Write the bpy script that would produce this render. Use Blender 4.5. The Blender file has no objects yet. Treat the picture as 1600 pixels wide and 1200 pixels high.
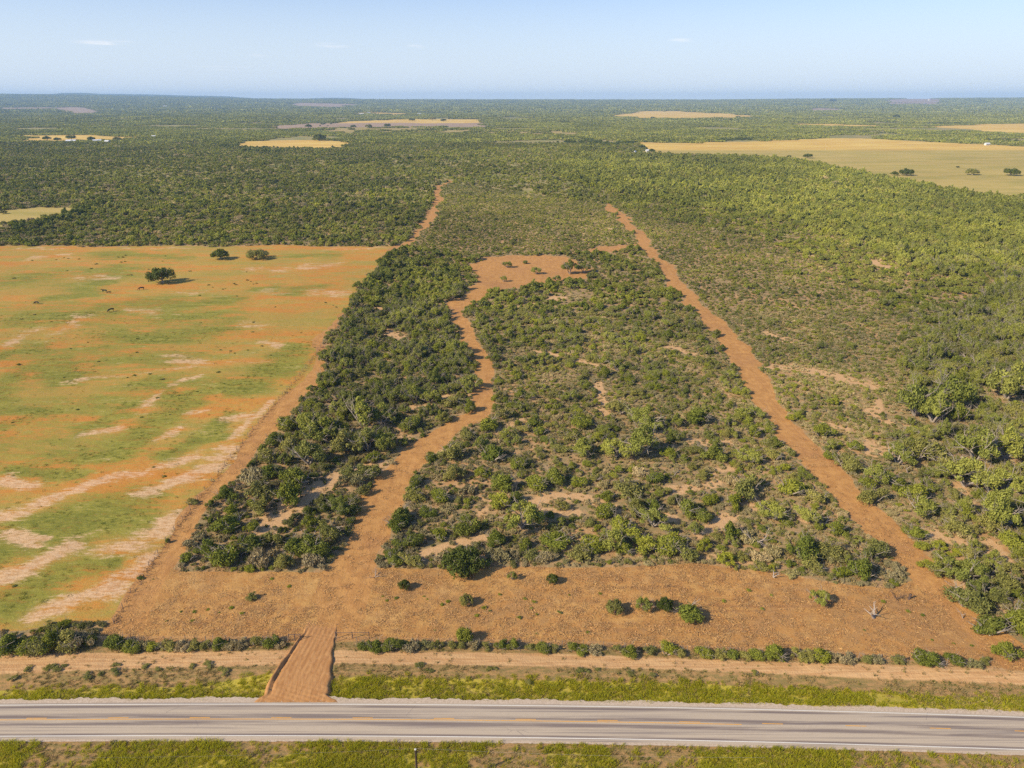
import bpy, math, random
import numpy as np
from mathutils import Vector

# ------------------------------------------------------------------ camera, sky, sun, exposure
SC = bpy.context.scene
COL = SC.collection
CAM_H, PITCH, FPX = 86.0, math.radians(21.8), 1109.0
cam = bpy.data.cameras.new('camera')
cam.sensor_width = 36.0
cam.lens = 36.0 * FPX / 1600.0
cam.clip_start, cam.clip_end = 1.0, 60000.0
camo = bpy.data.objects.new('camera', cam)
camo.location = (0, 0, CAM_H)
camo.rotation_euler = (math.radians(90) - PITCH, 0, 0)
COL.objects.link(camo)
SC.camera = camo

SUN_EL, SUN_AZ = math.radians(33), math.radians(27)     # light travels towards +X, and SUN_AZ towards +Y
world = bpy.data.worlds.new('World')
SC.world = world
world.use_nodes = True
sun = bpy.data.lights.new('sun', 'SUN')
sun.energy = 5.0
sun.angle = math.radians(0.5)
sun.color = (1.0, 0.87, 0.66)
suno = bpy.data.objects.new('sun', sun)
sd = Vector((math.cos(SUN_EL) * math.cos(SUN_AZ), math.cos(SUN_EL) * math.sin(SUN_AZ), -math.sin(SUN_EL)))
suno.rotation_euler = sd.to_track_quat('-Z', 'Y').to_euler()
suno.location = (-200, -100, 200)
COL.objects.link(suno)
SC.view_settings.view_transform = 'Standard'
SC.view_settings.look = 'None'
SC.view_settings.gamma = 1
SC.view_settings.exposure = 0.28
SC.render.engine = 'CYCLES'
SC.cycles.max_bounces = 5
SC.cycles.diffuse_bounces = 2
SC.cycles.transmission_bounces = 2
SC.cycles.volume_bounces = 1
SC.cycles.use_denoising = False
HAZE_DENSITY = 6.5e-5

# ------------------------------------------------------------------ node helpers
class NT:
    def __init__(s, tree):
        s.t = tree
        tree.nodes.clear()
    def n(s, kind, ins=None, **props):
        nd = s.t.nodes.new(kind)
        for k, v in props.items():
            setattr(nd, k, v)
        for k, v in (ins or {}).items():
            s.set(nd, k, v)
        return nd
    def set(s, nd, k, v):
        sock = nd.inputs[k]
        if isinstance(v, bpy.types.NodeSocket):
            s.t.links.new(v, sock)
        elif isinstance(v, tuple) and len(v) == 3 and sock.type == 'RGBA':
            sock.default_value = (*v, 1)
        else:
            sock.default_value = v
    def math(s, op, a, b=0.0, c=None, clamp=False):
        nd = s.n('ShaderNodeMath', {0: a, 1: b}, operation=op, use_clamp=clamp)
        if c is not None:
            s.set(nd, 2, c)
        return nd.outputs[0]
    def mix(s, f, a, b):
        nd = s.n('ShaderNodeMix', data_type='RGBA')
        s.set(nd, 0, f); s.set(nd, 6, a); s.set(nd, 7, b)
        return nd.outputs[2]
    def mul(s, a, b):
        nd = s.n('ShaderNodeMix', data_type='RGBA', blend_type='MULTIPLY')
        s.set(nd, 0, 1.0); s.set(nd, 6, a); s.set(nd, 7, b)
        return nd.outputs[2]
    def ss(s, v, a, b):
        nd = s.n('ShaderNodeMapRange', {0: v, 1: a, 2: b, 3: 0.0, 4: 1.0}, interpolation_type='SMOOTHSTEP')
        return nd.outputs[0]
    def noise(s, vec, scale, detail=3.0, rough=0.55, out=0, dist=0.0):
        nd = s.n('ShaderNodeTexNoise', {'Scale': scale, 'Detail': detail, 'Roughness': rough, 'Distortion': dist})
        s.set(nd, 'Vector', vec)
        return nd.outputs[out]
    def mapping(s, vec, rot=0.0, scl=(1, 1, 1)):
        nd = s.n('ShaderNodeMapping', {'Rotation': (0, 0, rot), 'Scale': scl})
        s.set(nd, 'Vector', vec)
        return nd.outputs[0]
    def grey(s, f):
        nd = s.n('ShaderNodeCombineColor')
        for i in range(3):
            s.set(nd, i, f)
        return nd.outputs[0]

def new_mat(name):
    m = bpy.data.materials.new(name)
    m.use_nodes = True
    return m, NT(m.node_tree)

def finish(t, color, rough=0.9, height=None, bump=0.5, dist=0.1, spec=0.2, trans=0.0):
    p = t.n('ShaderNodeBsdfPrincipled', {'Base Color': color, 'Roughness': rough, 'Specular IOR Level': spec})
    if height is not None:
        b = t.n('ShaderNodeBump', {'Strength': bump, 'Distance': dist, 'Height': height})
        t.set(p, 'Normal', b.outputs[0])
    sh = p.outputs[0]
    if trans:
        tr = t.n('ShaderNodeBsdfTranslucent', {'Color': color})
        mx = t.n('ShaderNodeMixShader', {0: trans})
        t.t.links.new(sh, mx.inputs[1]); t.t.links.new(tr.outputs[0], mx.inputs[2])
        sh = mx.outputs[0]
    o = t.n('ShaderNodeOutputMaterial')
    t.t.links.new(sh, o.inputs[0])

# world: sky plus a few thin far clouds
wt = NT(world.node_tree)
sky = wt.n('ShaderNodeTexSky', sky_type='NISHITA', sun_disc=False, sun_elevation=SUN_EL,
           sun_rotation=math.atan2(-math.cos(SUN_AZ), -math.sin(SUN_AZ)), altitude=100.0,
           air_density=1.0, dust_density=0.6, ozone_density=1.0)
gen = wt.n('ShaderNodeTexCoord').outputs['Generated']
cl = wt.noise(wt.mapping(gen, 0, (14, 14, 260)), 1.0, 4.0, 0.6)
skyc = wt.mul(sky.outputs[0], (0.86, 0.97, 1.28))
elev = wt.n('ShaderNodeSeparateXYZ', {0: gen}).outputs[2]
skyc = wt.mix(wt.math('MULTIPLY', wt.ss(elev, .20, 0.0), .85), skyc, (5.9, 6.7, 7.7))
tot = None
def px_dir(u, v):
    a, b = (u - 800) / FPX, (600 - v) / FPX
    d = Vector((a, math.cos(PITCH) + b * math.sin(PITCH), -math.sin(PITCH) + b * math.cos(PITCH)))
    return d.normalized()
for (u, v, wd, am) in ((165, 67, .042, 1.0), (512, 71, .040, .9), (650, 73, .016, .5), (1062, 64, .020, .6), (408, 85, .02, .4), (350, 106, .05, .25)):
    d = px_dir(u, v)
    sub = wt.n('ShaderNodeVectorMath', {0: gen, 1: tuple(d)}, operation='SUBTRACT').outputs[0]
    ln = wt.n('ShaderNodeVectorMath', {0: wt.mapping(sub, 0, (1 / wd, 1 / wd, 1 / .0045))}, operation='LENGTH').outputs['Value']
    m = wt.math('MULTIPLY', wt.ss(ln, 1.0, 0.1), am)
    tot = m if tot is None else wt.math('MAXIMUM', tot, m)
cf = wt.math('MULTIPLY', tot, wt.ss(cl, 0.40, 0.68), clamp=True)
skyc = wt.mix(wt.math('MULTIPLY', cf, 0.55), skyc, (9.5, 9.0, 8.8))
bg = wt.n('ShaderNodeBackground', {'Color': skyc, 'Strength': 0.108})
wo = wt.n('ShaderNodeOutputWorld')
world.node_tree.links.new(bg.outputs[0], wo.inputs[0])

# ------------------------------------------------------------------ where things stand on the ground
def G(u, v):
    """ground point (z=0) that the photograph shows at u, v"""
    u = np.asarray(u, float); v = np.asarray(v, float)
    th = PITCH + np.arctan((v - 600) / FPX)
    Y = CAM_H / np.tan(th)
    dep = Y * math.cos(PITCH) + CAM_H * math.sin(PITCH)
    return (u - 800) / FPX * dep, Y

def depth(Y):
    return Y * math.cos(PITCH) + CAM_H * math.sin(PITCH)

def W(pts):
    a = np.array(pts, float)
    x, y = G(a[:, 0], a[:, 1])
    return np.stack([x, y], 1)

def seg_dist(x, y, P, closed=False):
    d = np.full(x.shape, 1e18)
    n = len(P)
    for i in range(n if closed else n - 1):
        ax, ay = P[i]; bx, by = P[(i + 1) % n]
        dx, dy = bx - ax, by - ay
        L = dx * dx + dy * dy + 1e-9
        t = np.clip(((x - ax) * dx + (y - ay) * dy) / L, 0, 1)
        q = (x - ax - t * dx) ** 2 + (y - ay - t * dy) ** 2
        d = np.minimum(d, q)
    return np.sqrt(d)

def inside(x, y, P):
    r = np.zeros(x.shape, bool)
    n = len(P)
    for i in range(n):
        ax, ay = P[i]; bx, by = P[(i + 1) % n]
        if ay == by:
            continue
        c = (ay > y) != (by > y)
        r ^= c & (x < (bx - ax) * (y - ay) / (by - ay) + ax)
    return r

def sstep(v, a, b):
    t = np.clip((v - a) / (b - a), 0, 1)
    return t * t * (3 - 2 * t)

def poly_w(x, y, pts, soft, P=None):
    """1 inside the polygon, 0 outside, with an edge `soft` metres wide"""
    P = W(pts) if P is None else P
    x0, y0 = P.min(0) - 30; x1, y1 = P.max(0) + 30
    out = np.zeros(x.shape)
    k = (x > x0) & (x < x1) & (y > y0) & (y < y1)
    if k.any():
        xs, ys = x[k], y[k]
        s = soft[k] if isinstance(soft, np.ndarray) else soft
        d = seg_dist(xs, ys, P, True)
        d = np.where(inside(xs, ys, P), d, -d)
        out[k] = sstep(d / s, -1, 1)
    return out

def line_w(x, y, pts, hw, soft=1.0):
    P = W([p[:2] for p in pts])
    if len(P) == 1:
        P = np.vstack([P, P + 0.01])
    m = hw + 3 * soft + 5
    out = np.zeros(x.shape)
    k = (x > P[:, 0].min() - m) & (x < P[:, 0].max() + m) & (y > P[:, 1].min() - m) & (y < P[:, 1].max() + m)
    if k.any():
        d = seg_dist(x[k], y[k], P)
        out[k] = 1 - sstep(d, hw - soft, hw + soft)
    return out

def vnoise(x, y, cell, seed):
    """smooth value noise 0..1"""
    r = np.random.RandomState(seed)
    T = r.rand(256, 256)
    fx, fy = x / cell, y / cell
    ix, iy = np.floor(fx).astype(np.int64), np.floor(fy).astype(np.int64)
    tx, ty = fx - ix, fy - iy
    tx = tx * tx * (3 - 2 * tx); ty = ty * ty * (3 - 2 * ty)
    g = lambda a, b: T[a & 255, b & 255]
    return ((g(ix, iy) * (1 - tx) + g(ix + 1, iy) * tx) * (1 - ty) +
            (g(ix, iy + 1) * (1 - tx) + g(ix + 1, iy + 1) * tx) * ty)

def fbm(x, y, cell, seed, o=3):
    s = 0; a = 0.5; tw = 0
    for i in range(o):
        s = s + a * vnoise(x + 17.3 * i, y - 9.1 * i, cell / 2 ** i, seed + i); tw += a; a *= 0.5
    return s / tw

EDGE_X = np.array([-400, 0, 150, 420, 700, 1100, 1300, 1600, 2000.])
EDGE_V = np.array([148.5, 149.5, 151.0, 156.5, 157.3, 157.6, 156.0, 154.8, 154.5])
def height(x, y):
    x = np.asarray(x, float); y = np.asarray(y, float)
    t = sstep(y, 1500, 5000)
    h = t * 9 * fbm(x, y, 1400, 77, 2)
    u = 800 + x / np.maximum(depth(y), 1) * FPX
    e = np.interp(u, EDGE_X, EDGE_V)
    zr = CAM_H + (157.0 - e) / 1190.0 * 12500
    r = sstep(y, 4500, 12500) ** 1.3
    z = h * (1 - r) + zr * r + r * 5 * fbm(x, y, 900, 5, 3)
    return z - sstep(y, 12800, 17000) * 60

# ------- outlines of the place, read off the photograph and laid on the ground
PASTURE = [(-500, 1010), (120, 978), (175, 972), (210, 918), (268, 835), (310, 780), (398, 668), (470, 585), (520, 517), (568, 452), (612, 386),
           (400, 384), (120, 384), (0, 385), (-400, 388)]
LEFT_LANE = [(165, 990), (210, 918), (268, 835), (310, 780), (398, 668), (470, 585), (520, 517), (568, 452), (612, 386), (632, 378), (655, 342), (680, 308),
             (694, 281), (702, 279), (692, 306), (676, 335), (655, 362), (640, 385), (600, 402), (572, 448), (540, 500), (516, 545), (472, 620), (452, 655), (402, 700), (355, 765), (322, 812), (275, 888), (240, 985)]
CLEARING = [(150, 1003), (200, 930), (255, 880), (285, 893), (500, 896), (530, 870), (585, 886), (690, 889), (745, 886), (900, 888), (1000, 884), (1090, 878), (1150, 888),
            (1215, 895), (1290, 910), (1390, 920), (1430, 905), (1478, 905), (1500, 950), (1555, 1020), (1590, 1046), (1500, 1036), (1300, 1026), (1100, 1018), (900, 1010), (700, 1004), (520, 1003), (400, 1003)]
TRACK = [(505, 1000), (500, 900), (540, 855), (553, 820), (565, 780), (598, 735), (640, 695), (700, 665), (735, 642), (748, 600), (742, 572), (722, 530), (705, 500),
         (692, 480), (712, 462), (740, 440), (738, 415), (752, 401), (800, 400), (882, 399), (905, 412), (928, 422), (915, 434), (860, 442), (800, 452), (765, 458), (740, 475), (722, 482),
         (732, 505), (752, 530), (772, 560), (780, 592), (775, 630), (760, 655), (720, 678), (682, 705), (655, 735), (640, 765), (632, 800), (612, 840), (585, 870), (580, 900), (560, 1000)]
TRACK_SPUR = [(920, 388), (960, 384), (1000, 382), (1000, 386), (960, 390), (922, 394)]
RIGHT_LANE = [(948, 316), (960, 319), (993, 356), (1040, 408), (1088, 458), (1130, 508), (1168, 556), (1205, 600), (1265, 678), (1328, 748), (1380, 806), (1440, 872), (1488, 920), (1560, 985), (1660, 1050),
              (1560, 1045), (1480, 960), (1415, 905), (1378, 872), (1322, 808), (1275, 752), (1220, 684), (1166, 607), (1133, 560), (1102, 512), (1065, 462), (1020, 412), (975, 360)]
VERGE_ROAD = [(-600, 1003), (430, 1003), (560, 1003), (900, 1008), (1300, 1026), (1560, 1046), (2200, 1092), (2200, 1260), (800, 1800), (-600, 1260)]
BARE_STRIP = [(-600, 1022), (0, 1022), (450, 1016), (520, 1016), (900, 1022), (1200, 1034), (1560, 1042), (1620, 1046), (1800, 1060), (1800, 1085), (1600, 1066), (1400, 1060), (1100, 1048), (900, 1042), (540, 1037), (300, 1042), (0, 1052), (-600, 1056)]
LUSH = [(-600, 1085), (0, 1075), (300, 1070), (420, 1052), (508, 1060), (560, 1056), (900, 1062), (1100, 1066), (1300, 1075), (1450, 1084), (1600, 1088), (1900, 1108), (1900, 1135), (1600, 1116), (1300, 1108), (900, 1097), (500, 1096), (0, 1099), (-600, 1105)]
FIELDS = [
    ([(975, 222), (1080, 223), (1220, 219), (1300, 216), (1360, 217), (1450, 221), (1600, 229), (1900, 240), (1900, 345), (1600, 311), (1560, 310), (1480, 296), (1400, 279), (1300, 262), (1225, 247), (1120, 241), (1030, 240)], 'golden'),
    ([(480, 200), (500, 196), (560, 190), (640, 187), (782, 188), (745, 194), (640, 193), (560, 195), (500, 199)], 'golden'),
    ([(400, 200), (490, 193), (640, 193), (760, 193), (790, 199), (640, 199), (540, 200), (420, 203)], 'plowed'),
    ([(495, 201), (540, 199), (900, 206), (930, 212), (700, 209), (620, 209), (560, 212), (545, 215), (520, 208)], 'thin'),
    ([(372, 228), (400, 221), (440, 219), (500, 219), (535, 221), (525, 230), (505, 232), (430, 231)], 'golden'),
    ([(28, 212), (100, 211), (222, 214), (205, 220), (60, 222), (40, 220)], 'golden'),
    ([(955, 182), (975, 179), (1000, 175), (1060, 175), (1140, 179), (1185, 185), (1080, 187), (985, 187)], 'golden'),
    ([(1425, 198), (1500, 196), (1600, 194), (1900, 190), (1900, 215), (1600, 209), (1560, 208), (1500, 202)], 'golden'),
    ([(-300, 338), (0, 330), (60, 325), (120, 325), (112, 334), (40, 345), (10, 352), (-5, 362), (-300, 372)], 'golden'),
    ([(75, 173), (130, 172), (165, 176), (150, 178.5), (110, 178)], 'plowed'),
    ([(0, 173), (80, 172.5), (80, 174), (0, 175)], 'plowed'),
    ([(550, 178), (600, 177), (632, 178), (632, 180.5), (590, 181)], 'golden'),
    ([(455, 168), (560, 169), (540, 172), (460, 171)], 'plowed'),
    ([(1265, 172), (1310, 173), (1310, 175.5), (1268, 174.5)], 'plowed'),
    ([(1380, 167), (1420, 164), (1470, 165.5), (1470, 170), (1390, 170)], 'plowed'),
    ([(1150, 160), (1250, 159.5), (1420, 161), (1300, 162.5)], 'golden'),
    ([(1225, 195), (1260, 194), (1425, 197), (1425, 199), (1250, 197)], 'golden'),
]
GREEN = [([(0, 620), (56, 578), (90, 564), (124, 590)], 6), ([(131, 489), (210, 474), (262, 481), (330, 474)], 8), ([(124, 451), (180, 421)], 9), ([(446, 455), (499, 449)], 6),
         ([(386, 451), (424, 449)], 4), ([(375, 605), (412, 575), (480, 541)], 5), ([(150, 665), (202, 635)], 4), ([(187, 710), (232, 665), (292, 624)], 4), ([(326, 680), (352, 676)], 2),
         ([(255, 706), (319, 680), (364, 642)], 2.5), ([(112, 717), (180, 710)], 3), ([(37, 829), (131, 806), (225, 782)], 5), ([(60, 843), (131, 825), (210, 805)], 4.5), ([(113, 893), (172, 876)], 2.6),
         ([(0, 945), (45, 920)], 5), ([(0, 875), (6, 873)], 2.5), ([(169, 522), (225, 530), (262, 528), (330, 520)], 6), ([(420, 585), (440, 570)], 4), ([(0, 560), (60, 545)], 5), ([(30, 500), (100, 500)], 8),
         ([(0, 740), (60, 735), (120, 740)], 2.6), ([(20, 660), (80, 640)], 3), ([(210, 600), (280, 620), (360, 600)], 3), ([(300, 800), (330, 790)], 1.6), ([(180, 400), (260, 400)], 9), ([(470, 400), (520, 400)], 6),
         ([(0, 440), (60, 430)], 12), ([(60, 470), (130, 462)], 6), ([(260, 500), (330, 492)], 6)]
BROAD = [([(-60, 500), (100, 490), (330, 505)], 17), ([(-60, 560), (120, 550), (260, 560)], 13), ([(-60, 640), (100, 640), (240, 610)], 11), ([(-60, 720), (100, 715), (200, 690)], 7), ([(-60, 440), (120, 430), (200, 425)], 16),
         ([(300, 600), (400, 585), (460, 560)], 7), ([(-40, 690), (60, 690)], 8), ([(20, 870), (120, 850)], 4)]
PALE = [([(0, 811), (75, 777), (157, 755), (210, 740), (307, 706)], 2.6), ([(232, 777), (277, 759), (330, 725), (365, 695)], 2.8), ([(372, 680), (400, 650), (424, 622)], 1.5), ([(360, 648), (405, 643)], 2.4),
        ([(142, 676), (187, 669)], 2.4), ([(232, 635), (244, 612), (285, 594)], 2), ([(262, 556), (300, 575)], 3), ([(131, 590), (225, 583), (319, 575), (405, 564)], 1.6), ([(367, 509), (409, 511)], 3),
        ([(266, 459), (296, 457)], 2.5), ([(427, 534), (446, 538)], 3), ([(296, 639), (319, 637)], 1.8), ([(247, 683), (270, 672)], 1.6), ([(0, 903), (69, 886), (131, 851)], 2.4), ([(179, 920), (206, 893), (234, 875)], 3.4),
        ([(192, 851), (240, 838), (292, 807)], 2.8), ([(30, 388), (110, 388)], 2), ([(180, 389), (300, 389)], 2), ([(520, 389), (600, 388)], 3), ([(75, 955), (130, 940)], 2.5), ([(0, 752), (40, 757)], 2.2), ([(10, 840), (60, 858)], 1.8), ([(405, 453), (440, 455)], 4),
        ([(120, 435), (165, 437)], 4), ([(210, 487), (225, 489)], 3), ([(485, 415), (520, 412)], 5), ([(100, 520), (130, 500)], 3), ([(400, 420), (450, 418)], 5), ([(60, 405), (120, 400)], 5), ([(20, 540), (60, 520)], 3), ([(500, 455), (540, 462)], 6)]
BARE = [([(415, 825), (450, 795), (500, 760), (550, 738), (585, 725)], 3.4), ([(600, 518), (625, 530)], 3), ([(590, 482), (602, 485)], 2), ([(858, 774), (916, 774), (970, 792)], 1.8), ([(840, 796), (911, 800)], 1.4),
        ([(1035, 675), (1067, 672)], 1.5), ([(1078, 690), (1140, 692)], 1.9), ([(1074, 770), (1121, 757)], 1.9), ([(1035, 805), (1057, 813)], 1.5), ([(1093, 835), (1140, 818)], 1.5), ([(1130, 812), (1152, 809)], 1.3),
        ([(1225, 812), (1251, 816)], 1.0), ([(1357, 688), (1364, 710), (1390, 703)], 1.7), ([(1050, 545), (1085, 558)], 3), ([(1200, 572), (1230, 575), (1290, 585), (1370, 608)], 2.6), ([(1380, 630), (1372, 650), (1400, 662)], 2),
        ([(1430, 672), (1455, 676)], 2), ([(1451, 834), (1496, 847)], 2), ([(1552, 856), (1575, 888)], 2.2), ([(615, 685), (647, 681)], 1.2), ([(654, 865), (745, 841)], 1.3), ([(756, 802), (777, 772), (850, 782)], 1.2),
        ([(777, 672), (815, 655)], 1.4), ([(935, 600), (945, 645)], 1.6), ([(905, 562), (940, 572)], 1.8), ([(850, 550), (870, 556)], 2), ([(1370, 408), (1395, 420)], 3), ([(855, 470), (870, 466)], 2), ([(1000, 640), (1010, 660)], 1.4),
        ([(650, 640), (700, 620)], 2.0), ([(655, 720), (690, 700)], 1.0), ([(1110, 745), (1150, 735)], 1.2), ([(800, 258), (812, 257)], 6), ([(1170, 790), (1190, 800)], 1.2), ([(1500, 760), (1520, 790)], 1.6),
        ([(1480, 900), (1500, 925)], 1.2), ([(1560, 960), (1600, 985)], 1.2), ([(1110, 870), (1160, 872)], 1.6), ([(740, 870), (760, 880)], 1.2), ([(1190, 520), (1215, 530)], 3), ([(1300, 665), (1330, 672)], 1.6)]

def warp(x, y, amp=1.0):
    a = np.clip(y / 110.0, 1, 4) * amp
    return (x + a * (2.6 * (fbm(x, y, 9, 201, 3) - .5) + 4.0 * (fbm(x, y, 38, 211, 2) - .5)),
            y + a * (2.6 * (fbm(x, y, 9, 221, 3) - .5) + 3.0 * (fbm(x, y, 38, 231, 2) - .5)))

def masks(x, y):
    x0, y0 = x, y
    x, y = warp(x, y)
    soft = np.maximum(0.45, y * 0.004)
    m = {}
    m['pasture'] = poly_w(x, y, PASTURE, soft)
    m['lane'] = np.maximum(poly_w(x, y, LEFT_LANE, soft), poly_w(x, y, RIGHT_LANE, soft))
    m['track'] = np.maximum(poly_w(x, y, TRACK, soft), poly_w(x, y, TRACK_SPUR, soft))
    m['verge'] = poly_w(x0, y0, VERGE_ROAD, soft)
    xs_, ys_ = warp(x0, y0, .35)
    m['clear'] = poly_w(xs_, ys_, CLEARING, soft)
    f = np.zeros(x.shape); p = np.zeros(x.shape); th = np.zeros(x.shape)
    q_ = np.clip(y / 900, .6, 3.0)
    fx_ = x0 + q_ * 58 * (fbm(x0, y0, 110, 301, 3) - .5)
    fy_ = y0 + q_ * 50 * (fbm(x0, y0, 110, 311, 3) - .5)
    for pts, k in FIELDS:
        w = poly_w(fx_, fy_, pts, np.maximum(2.0, y * 0.004))
        if k == 'golden': f = np.maximum(f, w)
        elif k == 'plowed': p = np.maximum(p, w)
        else: th = np.maximum(th, w)
    m['field'], m['plow'], m['thin'] = f, p, th
    return m

# ------------------------------------------------------------------ terrain material
def attr(t, name):
    a = t.n('ShaderNodeAttribute', attribute_name=name)
    s = t.n('ShaderNodeSeparateColor', {0: a.outputs['Color']})
    return s.outputs[0], s.outputs[1], s.outputs[2], a.outputs['Alpha']

MT, t = new_mat('terrain')
P = t.n('ShaderNodeNewGeometry').outputs['Position']
a_track, a_clear, a_past, a_field = attr(t, 'wa')
a_green, a_pale, a_verge, a_lush = attr(t, 'wb')
a_plow, a_thin, a_far, a_bare = attr(t, 'wc')
n_fine = t.noise(P, 3.2, 4, 0.65)
n_mid = t.noise(P, 0.42, 4, 0.6)
n_big = t.noise(P, 0.045, 4, 0.6)
n_huge = t.noise(P, 0.006, 5, 0.65)
streak = t.noise(t.mapping(P, math.radians(-45), (0.035, 0.17, 1)), 1.0, 5, 0.62)
jit = t.math('ADD', t.math('MULTIPLY', t.math('SUBTRACT', n_mid, 0.5), 0.7), t.math('MULTIPLY', t.math('SUBTRACT', n_fine, 0.5), 0.45))
def edge(w, k=1.0, lo=0.36, hi=0.64):
    return t.ss(t.math('ADD', w, t.math('MULTIPLY', jit, k)), lo, hi)
def wgate(w):      # the jitter must not invent a zone where its weight is nil
    return t.ss(w, 0.0, 0.12)
# under the brush: orange soil, grey litter, dry grass
soil = t.mix(t.ss(n_mid, 0.35, 0.65), (0.45, 0.25, 0.105), (0.52, 0.32, 0.155))
floor = t.mix(t.ss(n_mid, 0.38, 0.58), (0.42, 0.26, 0.125), (0.30, 0.22, 0.10))
floor = t.mix(t.ss(n_big, 0.50, 0.64), floor, soil)
floor = t.mix(t.ss(n_fine, 0.5, 0.75), floor, (0.22, 0.18, 0.07))
col = t.mix(edge(a_bare, .8), floor, t.mix(t.ss(n_fine, .35, .7), (0.52, 0.30, 0.13), (0.62, 0.41, 0.21)))
# far woods: the canopy seen from afar
fw = t.noise(P, 0.0016, 4, 0.6)
canopy = t.mix(t.ss(t.noise(P, 0.03, 5, 0.75), 0.38, 0.62), (0.07, 0.08, 0.022), (0.18, 0.175, 0.05))
canopy = t.mix(t.math('MULTIPLY', t.ss(fw, 0.55, 0.72), .5), canopy, (0.22, 0.19, 0.08))
ydist = t.n('ShaderNodeSeparateXYZ', {0: P}).outputs[1]
mead = t.mix(t.ss(t.noise(P, .02, 3), .4, .6), (0.24, 0.23, 0.075), (0.36, 0.28, 0.11))
col = t.mix(t.ss(ydist, 420.0, 800.0), col, mead)
col = t.mix(a_far, col, canopy)
# thin grassland and golden fields
gold = t.mix(t.ss(t.noise(t.mapping(P, 0.1, (.006, .02, 1)), 1, 5, .65), .4, .6), (0.68, 0.47, 0.125), (0.60, 0.375, 0.09))
gold = t.mix(t.ss(n_big, 0.60, 0.78), gold, (0.36, 0.30, 0.09))
col = t.mix(t.math('MULTIPLY', a_thin, t.ss(n_big, .35, .6)), col, (0.42, 0.30, 0.10))
col = t.mix(edge(a_field, .5), col, gold)
tan = t.mix(t.ss(t.noise(t.mapping(P, 0.1, (.01, .03, 1)), 1, 4, .6), .42, .62), (0.47, 0.35, 0.105), (0.38, 0.305, 0.08))
ypos = t.n('ShaderNodeSeparateXYZ', {0: P})
lower = t.math('MULTIPLY', t.ss(ypos.outputs[1], 1420.0, 1340.0), edge(a_field, .5))
col = t.mix(lower, col, tan)
col = t.mix(a_plow, col, t.mix(n_mid, (0.33, 0.235, 0.155), (0.42, 0.29, 0.185)))
# pasture
D45 = math.radians(-40)
s1 = t.noise(t.mapping(P, D45, (0.030, 0.11, 1)), 1.0, 6, 0.70, dist=.6)
s2 = t.noise(t.mapping(P, D45, (0.07, 0.30, 1)), 1.0, 6, 0.72, dist=.5)
s3 = t.noise(t.mapping(P, D45, (0.5, 1.4, 1)), 1.0, 5, 0.72)
s4 = t.noise(t.mapping(P, D45, (0.012, 0.04, 1)), 1.0, 4, 0.6)
sub = lambda a, k: t.math('MULTIPLY', t.math('SUBTRACT', a, 0.5), k)
add = lambda *a: a[0] if len(a) == 1 else t.math('ADD', a[0], add(*a[1:]))
pas = t.mix(t.ss(add(s1, sub(s3, .6)), 0.40, 0.60), (0.52, 0.22, 0.045), (0.45, 0.285, 0.065))
pas = t.mix(t.math('MULTIPLY', t.ss(add(s4, sub(s2, .7)), 0.44, 0.60), .75), pas, (0.36, 0.27, 0.06))
gn = add(t.math('MULTIPLY', a_green, .70), sub(s1, 2.2), sub(s2, 1.7), sub(s3, 1.2))
grn = t.mix(t.ss(add(s3, sub(s2, 1)), .35, .65), (0.15, 0.17, 0.026), (0.29, 0.265, 0.045))
pas = t.mix(t.math('MULTIPLY', t.ss(gn, -0.02, 0.72), 0.92), pas, grn)
yp = t.n('ShaderNodeSeparateXYZ', {0: P}).outputs[1]
pn = add(t.math('MULTIPLY', a_pale, t.n('ShaderNodeMapRange', {0: yp, 1: 150, 2: 230, 3: .72, 4: .48}).outputs[0]), sub(s2, 2.2), sub(s1, .9), sub(s3, 1.3))
pas = t.mix(t.math('MULTIPLY', t.ss(pn, 0.26, 0.72), 0.85), pas, t.mix(t.ss(s3, .4, .6), (0.56, 0.32, 0.155), (0.70, 0.46, 0.27)))
pas = t.mix(t.math('MULTIPLY', t.ss(n_fine, .56, .74), .5), pas, (0.22, 0.13, 0.035))
pas = t.mix(t.math('MULTIPLY', t.ss(s3, .62, .74), .5), pas, (0.15, 0.12, 0.03))
col = t.mix(edge(a_past, .5), col, pas)
# cleared, mulched strip
add_ = lambda a, b: t.math('ADD', a, b)
mul1 = t.mix(t.ss(n_mid, .4, .62), (0.42, 0.205, 0.062), (0.53, 0.29, 0.088))
straw = t.noise(t.mapping(P, .6, (1.2, 4.2, 1)), 2.4, 4, .75, dist=1.0)
mul1 = t.mix(t.ss(straw, .52, .66), mul1, (0.60, 0.36, 0.13))
mul1 = t.mix(t.math('MULTIPLY', t.ss(n_fine, .57, .74), .5), mul1, (0.25, 0.125, 0.055))
mach = t.noise(t.mapping(P, math.radians(12), (.03, .55, 1)), 1, 4, .6, dist=.8)
mul1 = t.mix(t.math('MULTIPLY', t.ss(mach, .54, .68), .55), mul1, (0.30, 0.145, 0.058))
mul1 = t.mix(t.math('MULTIPLY', t.ss(add_(n_big, n_mid), .98, 1.14), .6), mul1, (0.32, 0.17, 0.072))
mul1 = t.mix(t.math('MULTIPLY', t.ss(t.noise(P, .11, 4, .7), .54, .66), .5), mul1, (0.60, 0.36, 0.13))
col = t.mix(t.math('MULTIPLY', edge(a_clear), wgate(a_clear)), col, mul1)
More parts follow.
